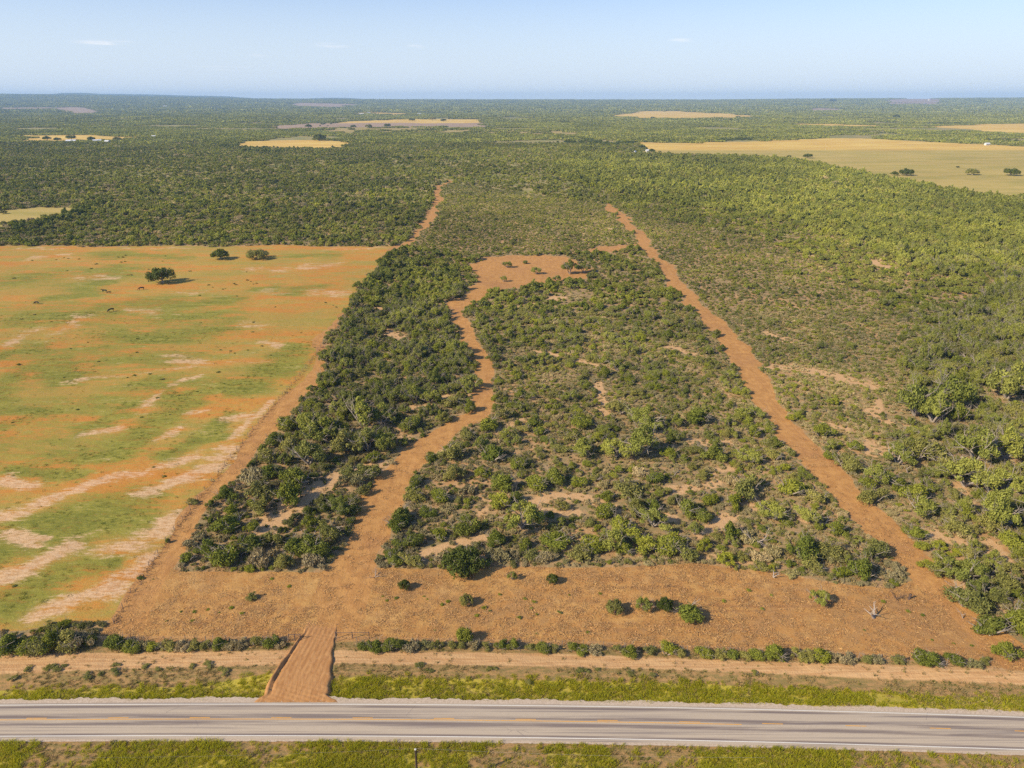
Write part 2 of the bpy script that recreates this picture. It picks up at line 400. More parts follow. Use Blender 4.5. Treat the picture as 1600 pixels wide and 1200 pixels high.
# bare dirt of lanes and tracks
dirt = t.mix(t.ss(n_mid, .35, .65), (0.53, 0.275, 0.088), (0.43, 0.21, 0.066))
ruts = t.noise(t.mapping(P, math.radians(0), (.9, .05, 1)), 1, 4, .65, dist=1.2)
dirt = t.mix(t.math('MULTIPLY', t.ss(ruts, .5, .68), .5), dirt, (0.35, 0.165, 0.055))
dirt = t.mix(t.math('MULTIPLY', t.ss(n_fine, .5, .75), .5), dirt, (0.60, 0.35, 0.14))
dirt = t.mix(t.math('MULTIPLY', t.ss(n_big, .5, .66), .45), dirt, (0.38, 0.19, 0.08))
col = t.mix(t.math('MULTIPLY', edge(a_track, .8), wgate(a_track)), col, dirt)
# road verge
vg = t.mix(t.ss(t.noise(t.mapping(P, 0, (.5, 1.6, 1)), 1, 4, .6), .38, .62), (0.40, 0.235, 0.095), (0.25, 0.18, 0.065))
vg = t.mix(t.math('MULTIPLY', t.ss(n_fine, .5, .7), .6), vg, (0.20, 0.16, 0.045))
col = t.mix(edge(a_verge, .3), col, vg)
strip = t.mix(t.ss(t.noise(t.mapping(P, 0, (.15, 2.5, 1)), 1, 4, .6), .4, .6), (0.60, 0.37, 0.17), (0.50, 0.28, 0.12))
g_lush = t.ss(a_lush, 0.0, 0.5)
col = t.mix(t.math('MULTIPLY', edge(t.math('SUBTRACT', a_verge, 0.0), .3), t.math('MULTIPLY', edge(a_bare, .8), a_verge)), col, strip)
col = t.mix(t.math('MULTIPLY', g_lush, edge(a_lush, .7)), col, t.mix(n_mid, (0.36, 0.31, 0.035), (0.50, 0.38, 0.07)))
var = t.n('ShaderNodeMapRange', {0: n_huge, 1: .3, 2: .7, 3: .9, 4: 1.1}).outputs[0]
col = t.mul(col, t.grey(var))
hgt = t.math('ADD', t.math('MULTIPLY', n_fine, .5), n_mid)
finish(t, col, 0.95, hgt, 0.55, 0.35, spec=0.1)

# ------------------------------------------------------------------ terrain sheets (one fan of quads, cut along the kinds of ground)
def build_terrain():
    rows = [14.0]
    while rows[-1] < 15700:
        y = rows[-1]
        rows.append(y + max(0.42, y * (0.0062 if y < 2500 else 0.012)))
    ry = np.array(rows)
    ncol = 600
    s = np.linspace(-1, 1, ncol)
    X = s[None, :] * (depth(ry) * 0.84 + 22)[:, None]
    Y = np.repeat(ry[:, None], ncol, 1)
    x, y = X.ravel(), Y.ravel()
    m = masks(x, y)
    green = np.zeros(x.shape); pale = np.zeros(x.shape); bare = np.zeros(x.shape)
    gx_, gy_ = warp(x, y, 1.6)
    for p, w in GREEN: green = np.maximum(green, line_w(gx_, gy_, p, w * 1.3, w * 1.2))
    for p, w in BROAD: green = np.maximum(green, .62 * line_w(gx_, gy_, p, w, w * .9))
    for p, w in PALE: pale = np.maximum(pale, line_w(gx_, gy_, p, w * 1.15, w * 1.1))
    bx_, by_ = warp(x, y, 1.0)
    for p, w in BARE: bare = np.maximum(bare, line_w(bx_, by_, p, w * 1.1, w * 1.0))
    strip = poly_w(x, y, BARE_STRIP, 1.0)
    lush = np.maximum(poly_w(x, y, LUSH, 0.8), (y < 74) * sstep(fbm(x, y, 9, 31), .40, .56))
    bare = np.where(m['verge'] > 0.5, strip, bare * (1 - m['verge']))
    far = sstep(y, 3300, 4600)
    track = np.maximum(m['lane'], m['track'])
    def ca(a, b, c, d):
        return np.stack([a, b, c, d], 1).astype(np.float32)
    wa = ca(track, m['clear'], m['pasture'], m['field'])
    wb = ca(green, pale, m['verge'], lush)
    wc = ca(m['plow'], m['thin'], far, bare)
    z = height(x, y) + 0.10 * (fbm(x, y, 3.0, 9) - 0.5) * (y < 400) + 0.35 * (fbm(x, y, 14, 4) - .5) * sstep(y, 80, 110) * (y < 900)
    # shallow roadside ditch, cut in the verge
    d = np.abs(y - 86.0)
    z = z - 0.45 * (1 - sstep(d, 0.5, 4.0)) * (y < 95)
    nr = len(ry)
    i = (np.arange(nr - 1)[:, None] * ncol + np.arange(ncol - 1)[None, :]).ravel()
    Q = np.stack([i, i + 1, i + ncol + 1, i + ncol], 1)
    mid = lambda w: w[Q].mean(1)
    zone = np.zeros(len(Q), int)
    names = ['brush_ground', 'pasture_ground', 'field_ground', 'clearing_ground', 'path', 'verge_ground']
    zone[mid(m['pasture']) > .5] = 1
    zone[mid(np.maximum(m['field'], m['plow'])) > .5] = 2
    zone[mid(m['clear']) > .5] = 3
    zone[mid(track) > .5] = 4
    zone[mid(m['verge']) > .5] = 5
    for k, nm in enumerate(names):
        q = Q[zone == k]
        ids, inv = np.unique(q.ravel(), return_inverse=True)
        me = bpy.data.meshes.new(nm)
        me.vertices.add(len(ids)); me.loops.add(len(inv)); me.polygons.add(len(q))
        me.vertices.foreach_set('co', np.stack([x[ids], y[ids], z[ids]], 1).astype(np.float32).ravel())
        me.loops.foreach_set('vertex_index', inv.astype(np.int32))
        me.polygons.foreach_set('loop_start', np.arange(0, len(inv), 4, dtype=np.int32))
        me.polygons.foreach_set('use_smooth', np.ones(len(q), bool))
        for an, w in (('wa', wa), ('wb', wb), ('wc', wc)):
            at = me.attributes.new(an, 'FLOAT_COLOR', 'POINT')
            at.data.foreach_set('color', w[ids].ravel())
        me.materials.append(MT)
        me.update(); me.validate()
        o = bpy.data.objects.new(nm, me)
        o['kind'] = 'structure'
        COL.objects.link(o)
build_terrain()

def simple_mesh(name, verts, faces, mat, parent=None, smooth=False):
    me = bpy.data.meshes.new(name)
    me.from_pydata([tuple(v) for v in verts], [], faces)
    for m in (mat if isinstance(mat, (list, tuple)) else [mat]):
        me.materials.append(m)
    if smooth:
        me.polygons.foreach_set('use_smooth', np.ones(len(me.polygons), bool))
    me.update()
    o = bpy.data.objects.new(name, me)
    COL.objects.link(o)
    if parent: o.parent = parent
    return o

def tag(o, label=None, cat=None, group=None, kind=None):
    if label: o['label'] = label
    if cat: o['category'] = cat
    if group: o['group'] = group
    if kind: o['kind'] = kind
    return o

MB_, t = new_mat('base_earth')
P = t.n('ShaderNodeNewGeometry').outputs['Position']
finish(t, t.mix(t.noise(P, .02, 4), (0.12, 0.12, 0.045), (0.24, 0.2, 0.08)))
o = simple_mesh('ground', [(-17000, -1500, -.9), (17000, -1500, -.9), (17000, 16200, -.9), (-17000, 16200, -.9)], [(0, 1, 2, 3)], MB_)
tag(o, kind='structure')

# ------------------------------------------------------------------ road
MR, t = new_mat('asphalt')
P = t.n('ShaderNodeNewGeometry').outputs['Position']
sx = t.n('ShaderNodeAttribute', attribute_name='across').outputs['Fac']
c = t.mix(t.ss(t.noise(P, 14, 3, .7), .35, .7), (0.42, 0.338, 0.24), (0.54, 0.438, 0.318))
c = t.mix(t.math('MULTIPLY', t.ss(t.noise(t.mapping(P, 0, (.03, 2.2, 1)), 1, 4, .65), .46, .68), .75), c, (0.21, 0.17, 0.15))
def band(c0, w):
    return t.ss(t.math('ABSOLUTE', t.math('SUBTRACT', sx, c0)), w, w * .3)
wear = t.math('MAXIMUM', t.math('MAXIMUM', band(.11, .05), band(.41, .08)), t.math('MAXIMUM', band(.60, .07), band(.88, .05)))
wear = t.math('MULTIPLY', wear, t.ss(t.noise(t.mapping(P, 0, (.05, 1.5, 1)), 1, 4, .6), .3, .6))
c = t.mix(t.math('MULTIPLY', wear, .85), c, (0.165, 0.125, 0.11))
vor = t.n('ShaderNodeTexVoronoi', {'Vector': t.mapping(P, 0, (.14, .45, 1)), 'Scale': 1.0}, feature='DISTANCE_TO_EDGE').outputs[0]
c = t.mix(t.math('MULTIPLY', t.ss(vor, .008, .002), t.math('MULTIPLY', t.ss(t.noise(P, .12, 2), .58, .66), .6)), c, (0.16, 0.13, 0.12))
finish(t, c, .85, t.noise(P, 30, 2), .2, .02, spec=.3)
MPW, t = new_mat('white_road_paint')
P = t.n('ShaderNodeNewGeometry').outputs['Position']
finish(t, t.mix(t.ss(t.noise(P, 6, 3, .7), .55, .75), (.72, .68, .59), (.5, .44, .36)), .6)
MPY, t = new_mat('yellow_road_paint')
P = t.n('ShaderNodeNewGeometry').outputs['Position']
finish(t, t.mix(t.ss(t.noise(P, 5, 3, .7), .48, .7), (.74, .37, .06), (.46, .32, .19)), .6)
MGV, t = new_mat('roadside_gravel')
P = t.n('ShaderNodeNewGeometry').outputs['Position']
finish(t, t.mix(t.ss(t.noise(P, 5, 4, .7), .35, .65), (.58, .46, .34), (.42, .32, .22)), .95, t.noise(P, 12, 2), .5, .05)

EN = np.array([(-400, 1108), (0, 1103), (190, 1101.6), (550, 1101), (775, 1103), (1050, 1107.5), (1325, 1112.5), (1600, 1122), (1900, 1135), (2200, 1150)], float)
ES = np.array([(-400, 1154), (0, 1151), (190, 1151.2), (550, 1150.8), (775, 1152.5), (1050, 1157.4), (1325, 1164.5), (1600, 1171.8), (1900, 1183), (2200, 1196)], float)
XS = np.arange(-150, 170.1, 1.5)
def edge_y(tab):
    x, y = G(tab[:, 0], tab[:, 1])
    c = np.polyfit(x[:9], y[:9], 4)
    return lambda q: np.polyval(c, np.clip(q, -110, 150))
yn, ys = edge_y(EN), edge_y(ES)
def ribbon(name, xs, lo, hi, z, mat, n=1, camber=0.0):
    V, F, A = [], [], []
    for x in xs:
        for k in range(n + 1):
            f = k / n
            V.append((x, lo(x) * (1 - f) + hi(x) * f, z + camber * (1 - (2 * f - 1) ** 2)))
            A.append(f)
    for i in range(len(xs) - 1):
        for k in range(n):
            a = i * (n + 1) + k
            F.append((a, a + n + 1, a + n + 2, a + 1))
    o = simple_mesh(name, V, F, mat)
    at = o.data.attributes.new('across', 'FLOAT', 'POINT')
    at.data.foreach_set('value', A)
    return o
def zr(x, y, z0):
    lo, hi = ys(x) - .55, yn(x) + .35
    f = (y - lo) / (hi - lo)
    return z0 + 0.08 * (1 - (2 * f - 1) ** 2)
road = ribbon('road', XS, lambda x: ys(x) - .55, lambda x: yn(x) + .35, 0.10, MR, 10, 0.08)
tag(road, kind='structure')
rng = np.random.RandomState(3)
jag = lambda s: (lambda x: .14 * math.sin(x * .37 + s) + .10 * math.sin(x * 1.31 + 2 * s) + .30 * (rng.rand() - .3))
jn, js = jag(0.3), jag(1.9)
g1 = ribbon('road_shoulder', np.arange(-150, 170, .35), lambda x: yn(x) + .33, lambda x: yn(x) + 1.15 + jn(x) + .5 * math.exp(-((x + 34) / 8) ** 2), 0.075, MGV, 2)
g2 = ribbon('road_shoulder', np.arange(-150, 170, .35), lambda x: ys(x) - .9 - .35 * abs(js(x)), lambda x: ys(x) - .53, 0.075, MGV, 2)
for g in (g1, g2): tag(g, kind='structure')
def marking(segs, name, mat):
    V, F = [], []
    for (x0, x1, f, w) in segs:
        n = max(1, int((x1 - x0) / 1.5))
        for i in range(n + 1):
            x = x0 + (x1 - x0) * i / n
            c = f(x)
            b = len(V)
            V += [(x, c - w / 2, zr(x, c - w / 2, .112)), (x, c + w / 2, zr(x, c + w / 2, .112))]
            if i: F.append((b - 2, b, b + 1, b - 1))
    o = simple_mesh(name, V, F, mat)
    tag(o, kind='structure')
marking([(-149, 169, yn, .13), (-149, 169, ys, .13)], 'road_edge_markings', MPW)
mid_y = lambda x: (yn(x) + ys(x)) / 2 + .12
dash = [(x, x + 3.05, lambda q: mid_y(q) + .17, .13) for x in np.arange(-97.0 - 12.19 * 4, 165, 12.19)]
marking([(-149, 34, lambda q: mid_y(q) - .10, .13)] + dash, 'road_centre_markings', MPY)

# ------------------------------------------------------------------ driveway of fresh graded dirt
MD, t = new_mat('graded_dirt')
P = t.n('ShaderNodeNewGeometry').outputs['Position']
st = t.noise(t.mapping(P, math.radians(-5), (.9, .26, 1)), 1.0, 6, .72, dist=2.6)
c = t.mix(t.ss(st, .36, .62), (0.39, 0.185, 0.066), (0.50, 0.262, 0.10))
c = t.mix(t.math('MULTIPLY', t.ss(t.noise(P, 5, 3), .55, .75), .5), c, (0.26, 0.12, 0.06))
finish(t, c, .95, st, .45, .07, spec=.1)
def build_drive():
    L = [(404, 1098), (421, 1086), (425, 1070), (437, 1048), (455, 1022), (467, 1003), (478, 990), (482, 968)]
    R = [(528, 1098), (509, 1086), (514, 1070), (517, 1048), (519, 1022), (522, 1003), (525, 990), (530, 968)]
    lw, rw = W(L), W(R)
    n, k = 60, 40
    V, F = [], []
    tt = np.linspace(0, 1, len(L))
    for i in range(n + 1):
        f = i / n
        lx, ly = np.interp(f, tt, lw[:, 0]), np.interp(f, tt, lw[:, 1])
        rx, ry_ = np.interp(f, tt, rw[:, 0]), np.interp(f, tt, rw[:, 1])
        for j in range(k + 1):
            s = j / k * 1.22 - .11
            x, y = lx + (rx - lx) * s, ly + (ry_ - ly) * s
            bulge = math.sin(math.pi * min(1, max(0, f * 1.15 - .05))) ** .7 if 0 < f * 1.15 - .05 < 1 else 0
            z = .11 + .20 * bulge - .10 * max(0, (f - .86) / .14)
            if s < 0.05:      # a windrow along the left edge, with a groove inside it
                z += bulge * ((.30 + .20 * math.sin(f * 31) * math.sin(f * 13 + 1)) * math.exp(-((s + .045) / .028) ** 2))
                if s < -.07: z -= (-.07 - s) / .04 * (.5 * bulge + .25)
                z -= .35 * bulge * math.exp(-((s - .025) / .02) ** 2)
            if s > 1.0: z -= (s - 1.0 - .02 * math.sin(f * 40)) / .05 * (.42 * bulge + .2)
            z += .0 * math.sin(s * 47 + 2.5 * math.sin(f * 4) + 5 * (s - .4) * f) * (0 < s < 1)
            z += .05 * (math.sin(x * 5.1 + y * 3.7) * math.sin(x * 2.3 - y * 4.4))
            V.append((x, y, z))
    for i in range(n):
        for j in range(k):
            a = i * (k + 1) + j
            F.append((a, a + 1, a + k + 2, a + k + 1))
    o = simple_mesh('driveway', V, F, MD, smooth=True)
    tag(o, kind='structure')
build_drive()

# ------------------------------------------------------------------ plant meshes
def leaf_mat(name, cols, dry=None, trans=.17, patch=True, tr=(.68, 2.0)):
    m, t = new_mat(name)
    oi = t.n('ShaderNodeObjectInfo').outputs['Random']
    tint = t.n('ShaderNodeAttribute', attribute_name='tint').outputs['Fac']
    r = t.n('ShaderNodeValToRGB', {0: oi})
    el = r.color_ramp.elements
    while len(el) < len(cols): el.new(0.5)
    for i, cc in enumerate(cols):
        el[i].position = i / (len(cols) - 1); el[i].color = (*cc, 1)
    k = t.n('ShaderNodeMapRange', {0: tint, 1: 0, 2: 1, 3: tr[0], 4: tr[1]}).outputs[0]
    c = t.mul(r.outputs[0], t.grey(k))
    if patch:
        c = t.mul(c, (1.08, 1.06, .82))
    P = t.n('ShaderNodeNewGeometry').outputs['Position']
    if patch:
        c = t.mul(c, t.mix(t.ss(t.noise(P, .0055, 3, .6), .40, .60), (.84, .85, .82), (1.12, 1.11, 1.03)))
        c = t.mul(c, t.mix(t.ss(t.noise(P, .0014, 3, .6), .42, .58), (.90, .91, .90), (1.05, 1.05, 1.03)))
        c = t.mul(c, t.mix(t.ss(t.noise(P, .035, 2, .6), .4, .6), (.86, .87, .86), (1.18, 1.13, 1.05)))
    if dry:
        c = t.mix(t.ss(tint, .93, .97), c, dry)
    finish(t, c, .75, spec=.06, trans=trans)
    return m
def bark_mat(name, a, b):
    m, t = new_mat(name)
    g = t.n('ShaderNodeNewGeometry').outputs['Position']
    finish(t, t.mix(t.noise(g, 6, 3), a, b), .9)
    return m
M_BUSH = leaf_mat('bush_leaves', [(.115, .135, .032), (.15, .165, .034), (.185, .192, .038), (.13, .145, .04)], (.28, .22, .08))
M_MESQ = leaf_mat('mesquite_leaves', [(.155, .17, .05), (.19, .20, .056), (.21, .218, .06), (.17, .176, .066)], (.32, .26, .12))
M_OLIVE = leaf_mat('olive_leaves', [(.17, .165, .055), (.21, .195, .075), (.145, .15, .055)], (.36, .28, .16))
M_GREY = leaf_mat('grey_twigs', [(.31, .25, .185), (.25, .215, .14), (.33, .27, .205), (.22, .205, .11)], (.46, .36, .27), trans=.1)
M_OAK = leaf_mat('oak_leaves', [(.065, .082, .022), (.085, .10, .028)], (.12, .11, .05))
M_BRIGHT = leaf_mat('bright_leaves', [(.165, .18, .028), (.205, .21, .034)], (.36, .32, .06))
M_BARK = bark_mat('grey_bark', (.26, .21, .16), (.44, .37, .29))
M_DEAD = bark_mat('bleached_wood', (.28, .22, .17), (.46, .38, .30))
M_CHAR = bark_mat('dark_wood', (.07, .05, .04), (.16, .11, .08))

def leaves(rng, C, R, W_, n, ls, jitter=.7, up=-.25, asp=1.5, shell=.7, zmin=.03, twig=0.0):
    """leaf-clump quads over a set of lobes; returns verts (n*4,3) and tint (n)"""
    w = W_ / W_.sum()
    k = rng.choice(len(C), n, p=w)
    d = rng.normal(size=(n, 3)); d /= np.linalg.norm(d, axis=1)[:, None]
    d[:, 2] = np.where(d[:, 2] < up, -d[:, 2] * .6, d[:, 2])
    rad = shell + (1 - shell) * rng.rand(n) ** .6
    rad *= 1 + .16 * rng.normal(size=n) * .6
    p = C[k] + d * (R[k] * rad)[:, None]
    nrm = d + (jitter * .8) * rng.normal(size=(n, 3))
    nrm /= np.linalg.norm(nrm, axis=1)[:, None]
    if twig:
        nrm = rng.normal(size=(n, 3)); nrm[:, 2] *= .4
        nrm /= np.linalg.norm(nrm, axis=1)[:, None]
    a = np.cross(nrm, rng.normal(size=(n, 3)))
    if twig:
        a = d * .6 + np.array([0, 0, 1.0]) + .4 * rng.normal(size=(n, 3))
        a = a - nrm * (a * nrm).sum(1)[:, None]
    a /= np.linalg.norm(a, axis=1)[:, None]
    b = np.cross(nrm, a)
    s = ls * (.6 + .8 * rng.rand(n))[:, None]
    A, B = a * s * asp * .5, b * s * .5 * (1 if not twig else .45)
    V = np.stack([p - A, p - B * .9 + A * .1, p + A, p + B], 1)
    V[..., 2] = np.maximum(V[..., 2], zmin)
    tint = np.clip(.35 + .5 * rng.rand(n) + .15 * (k / max(1, len(C) - 1)), 0, 1)
    lobe_t = rng.rand(len(C))[k] * .35
    tint = np.clip(tint * .8 + lobe_t * .6, 0, 1)
    return V.reshape(-1, 3), tint

def tube(V, F, a, b, ra, rb, n=5):
    a, b = np.array(a, float), np.array(b, float)
    d = b - a; L = np.linalg.norm(d) + 1e-9; d /= L
    u = np.cross(d, (0, 0, 1) if abs(d[2]) < .9 else (1, 0, 0)); u /= np.linalg.norm(u); w = np.cross(d, u)
    s = len(V)
    for c, r in ((a, ra), (b, rb)):
        for i in range(n):
            q = 2 * math.pi * i / n
            V.append(c + r * (math.cos(q) * u + math.sin(q) * w))
    for i in range(n):
        j = (i + 1) % n
        F.append((s + i, s + j, s + n + j, s + n + i))

def branch(V, F, rng, p, d, L, r, lvl, n=5, gnarl=.35, kids=2):
    p = np.array(p, float); d = np.array(d, float); d /= np.linalg.norm(d)
    segs = 3
    for i in range(segs):
        q = p + d * L / segs
        r2 = r * (.80 if i < segs - 1 else .66)
        tube(V, F, p, q, r, r2, n)
        p, r = q, r2
        d = d + rng.normal(size=3) * gnarl * .5; d[2] += .05; d /= np.linalg.norm(d)
        if lvl > 0 and i > 0:
            for _ in range(1 if i < segs - 1 else kids):
                e = d + rng.normal(size=3) * .75; e[2] = abs(e[2]) * .7 + .05
                branch(V, F, rng, p, e, L * rng.uniform(.55, .8), r * .72, lvl - 1, max(3, n - 1), gnarl, kids)

def mesh_from(name, parts):
    """parts: list of (verts, quads array, material, tint or None)"""
    me = bpy.data.meshes.new(name)
    off = 0; VV, QQ, TT, MI = [], [], [], []
    for i, (V, Q, mat, tint) in enumerate(parts):
        V = np.asarray(V, float).reshape(-1, 3); Q = np.asarray(Q, int).reshape(-1, 4)
        VV.append(V); QQ.append(Q + off); off += len(V)
        TT.append(tint if tint is not None else np.full(len(Q), .5)); MI.append(np.full(len(Q), i))
        me.materials.append(mat)
    V, Q, T, M = np.vstack(VV), np.vstack(QQ), np.concatenate(TT), np.concatenate(MI)
    me.vertices.add(len(V)); me.loops.add(len(Q) * 4); me.polygons.add(len(Q))
    me.vertices.foreach_set('co', V.astype(np.float32).ravel())
    me.loops.foreach_set('vertex_index', Q.astype(np.int32).ravel())
    me.polygons.foreach_set('loop_start', np.arange(0, len(Q) * 4, 4, dtype=np.int32))
    me.polygons.foreach_set('material_index', M.astype(np.int32))
    at = me.attributes.new('tint', 'FLOAT', 'FACE')
    at.data.foreach_set('value', T.astype(np.float32))
    me.update(); me.validate()
    return me

def plant(seed, kind, lod=0, mat=None):
    """unit plant, crown radius about 1; returns (crown parts, stem parts)"""
    rng = np.random.RandomState(seed + 1)
    N = [1.0, .34, .10][lod]; LS = [1.0, 1.95, 3.6][lod]
    sv, sf = [], []
    if kind in ('bush', 'olive', 'bright'):
        nc = rng.randint(2, 5)
        ca_, cq = rng.rand(nc) * 6.283, rng.uniform(.05, .55, nc)
        cx_, cy_, ch_ = cq * np.cos(ca_), cq * np.sin(ca_), rng.uniform(.45, 1.0, nc)
        nl = rng.randint(15, 22)
        w_ = rng.randint(0, nc, nl)
        a = rng.rand(nl) * 6.283; q = rng.rand(nl) ** .6 * .52
        R = rng.uniform(.13, .33, nl)
        C = np.stack([cx_[w_] + q * np.cos(a), cy_[w_] + q * np.sin(a), .15 + ch_[w_] * (1 - q * 1.1) * rng.uniform(.35, .85, nl)], 1)
        v, ti = leaves(rng, C, R, R ** 2, int((4200 if kind == 'bush' else 3200) * N), .057 * LS, .8, -.6, 1.6, .55)
        v2, ti2 = leaves(rng, C, R * 1.35, R ** 2, int(420 * N), .06 * LS, 1.2, -.2, 2.4, .75)
        v = np.vstack([v, v2]); ti = np.concatenate([ti, ti2])
        if lod < 2:
            for i in range(5):
                an = rng.rand() * 6.28
                branch(sv, sf, rng, (0.08 * math.cos(an), .08 * math.sin(an), -.05), (math.cos(an) * .7, math.sin(an) * .7, 1), .75, .045, 1 if lod == 0 else 0, 4)
        cm, bm = mat or {'bush': M_BUSH, 'olive': M_OLIVE, 'bright': M_BRIGHT}[kind], M_BARK
    elif kind == 'mesquite':
        nl = rng.randint(15, 24)
        a = rng.rand(nl) * 6.283; q = rng.rand(nl) ** .5 * .86
        sx_ = rng.uniform(.7, 1.1)
        R = rng.uniform(.12, .30, nl)
        C = np.stack([q * np.cos(a) * sx_, q * np.sin(a), .48 + (1 - q) * rng.uniform(.0, .75, nl)], 1)
        v, ti = leaves(rng, C, R, R ** 2, int(5200 * N), .046 * LS, 1.0, -.7, 2.2, .25)
        for i in range(4 if lod < 2 else 0):
            an = i * 1.57 + rng.rand()
            branch(sv, sf, rng, (0, 0, -.05), (math.cos(an) * .75, math.sin(an) * .75, 1), .85, .06, 2 if lod == 0 else 0, 5)
        cm, bm = mat or M_MESQ, M_BARK
    elif kind == 'oak':
        nl = 34
        a = rng.rand(nl) * 6.283; q = rng.rand(nl) ** .5 * .80
        R = rng.uniform(.15, .29, nl)
        C = np.stack([q * np.cos(a), q * np.sin(a), .30 + (1 - q ** 2) * rng.uniform(.1, .52, nl)], 1)
        v, ti = leaves(rng, C, R, R ** 2, int(5200 * N), .06 * LS, .8, -.7, 1.4, .6)
        branch(sv, sf, rng, (0, 0, -.03), (0.05, 0, 1), .34, .075, 0, 7, .1)
        for i in range(6):
            an = i * 1.05 + rng.rand() * .5
            branch(sv, sf, rng, (0, 0, .18), (math.cos(an), math.sin(an), .75), .6, .04, 1, 5)
        cm, bm = mat or M_OAK, M_BARK
    else:   # grey twiggy shrub
        nl = rng.randint(8, 13)
        a = rng.rand(nl) * 6.283; q = rng.rand(nl) ** .5 * .8
        R = rng.uniform(.18, .40, nl)
        C = np.stack([q * np.cos(a), q * np.sin(a), .22 + .3 * rng.rand(nl) * (1 - q)], 1)
        v, ti = leaves(rng, C, R, R ** 2, int(1500 * N), .12 * LS, .8, -.2, 2.2, .2, twig=1)
        cm, bm = mat or M_GREY, M_BARK
    nq = len(v) // 4
    cr = (v, np.arange(nq * 4).reshape(-1, 4), cm, ti)
    stp = (np.array(sv), np.array(sf), bm, None) if sv else None
    return cr, stp

KINDS = ['bush', 'olive', 'mesquite', 'grey', 'bright']
NVAR = 6
PARTS, WHOLE = {}, {}
for ki, kd in enumerate(KINDS):
    for vv in range(NVAR):
        for lod in range(3):
            cr, stp = plant(100 * ki + 10 * vv + 7, kd, lod)
            WHOLE[kd, vv, lod] = mesh_from('%s_plant' % kd, [cr] + ([stp] if stp else []))
            if lod == 0:
                PARTS[kd, vv] = (mesh_from('crown', [cr]), mesh_from('stem', [stp]) if stp else None)
OAKS = []
for vv in range(3):
    cr, stp = plant(900 + vv, 'oak', 0)
    OAKS.append((mesh_from('crown', [cr]), mesh_from('trunk', [stp])))
cr, stp = plant(950, 'oak', 0, M_OLIVE)
OAKS.append((mesh_from('crown', [cr]), mesh_from('trunk', [stp])))

# ------------------------------------------------------------------ where brush grows
BIG_LEFT = [(380, 800), (300, 895), (520, 890), (560, 790), (520, 760), (640, 690), (720, 640), (745, 590), (700, 500), (735, 440), (650, 400), (600, 400), (570, 450), (520, 540), (470, 620), (400, 700)]
LOW_RIGHT = [(960, 320), (1060, 350), (1180, 370), (1320, 430), (1400, 500), (1410, 600), (1400, 700), (1330, 745), (1205, 600), (1130, 508), (1040, 408)]
LOW_MID = [(700, 285), (950, 320), (1000, 380), (930, 395), (750, 398), (640, 385), (655, 345)]
TALL_RIGHT = [(1450, 520), (1600, 420), (1900, 420), (2100, 1100), (1600, 1040), (1540, 990), (1500, 880), (1430, 760), (1420, 640)]
BELT = [(900, 240), (1020, 245), (1230, 250), (1400, 280), (1600, 312), (1900, 340), (1900, 420), (1600, 440), (1450, 430), (1250, 350), (1050, 320), (950, 300), (850, 270)]
FAR_LEFT = [(-500, 384), (640, 380), (650, 350), (690, 290), (500, 262), (250, 285), (0, 262), (-500, 262)]
W_BIG, W_LOWR, W_LOWM, W_TALL, W_BELT, W_FARLEFT = [W(p) for p in (BIG_LEFT, LOW_RIGHT, LOW_MID, TALL_RIGHT, BELT, FAR_LEFT)]

def brush_density(x, y):
    m = masks(x, y)
    no = np.maximum.reduce([m['pasture'], m['lane'], m['track'], m['clear'], m['verge'], m['field'], m['plow']])
    bare = np.zeros(x.shape)
    bx_, by_ = warp(x, y, 1.0)
    for p, w in BARE: bare = np.maximum(bare, line_w(bx_, by_, p, w * 1.1, w * .6))
    d = (no < .35).astype(float) * (1 - .97 * bare)
    return d, m

def size_factor(x, y):
    s = np.ones(x.shape)
    s = np.where(inside(x, y, W_BIG), 1.25, s)
    s = np.where(inside(x, y, W_LOWR), .72, s)
    s = np.where(inside(x, y, W_LOWM), .72, s)
    s = np.where(inside(x, y, W_TALL), 1.30, s)
    s = np.where(inside(x, y, W_BELT), 1.30, s)
    return s

def layer(rng, y0, y1, cell, prob, rlo, rhi, clump_seed, thr, margin=1.12):
    xm = depth(y1) * .7214 * margin + 8
    nx, ny = int(2 * xm / cell) + 1, int((y1 - y0) / cell) + 1
    gx, gy = np.meshgrid(np.arange(nx), np.arange(ny))
    x = -xm + (gx.ravel() + rng.rand(nx * ny)) * cell
    y = y0 + (gy.ravel() + rng.rand(nx * ny)) * cell
    k = (np.abs(x) < depth(y) * .7214 * margin + 8) & (rng.rand(len(x)) < prob)
    x, y = x[k], y[k]
    d, m = brush_density(x, y)
    cn = fbm(x, y, 16, clump_seed, 2)
    low = inside(x, y, W_LOWR) | inside(x, y, W_LOWM)
    dense = inside(x, y, W_BIG) | inside(x, y, W_TALL) | inside(x, y, W_BELT)
    th = np.where(dense, thr - .14, thr)
    th = np.where(inside(x, y, W_BIG), thr + .02, th)
    th = np.where(y > 260, th - .06, th)
    thin = m['thin'] > .5
    k = (rng.rand(len(x)) < d) & (cn > th) & ~(thin & (rng.rand(len(x)) < .6)) & ~(low & (rlo > 1.4) & (rng.rand(len(x)) < .75))
    x, y = x[k], y[k]
    r = (rlo + (rhi - rlo) * rng.rand(len(x)) ** 1.5) * size_factor(x, y)
    return x, y, r

rng = np.random.RandomState(11)
recs = []     # x, y, r, layer class
def add(lay, cls):
    x, y, r = lay
    recs.append(np.stack([x, y, r, np.full(len(x), cls)], 1))
# near
add(layer(rng, 92, 300, 4.8, .72, 1.8, 3.1, 41, .37), 2)
add(layer(rng, 92, 300, 2.8, .78, 1.1, 1.9, 51, .29), 1)
add(layer(rng, 92, 300, 1.45, .66, .45, .95, 61, .22), 0)
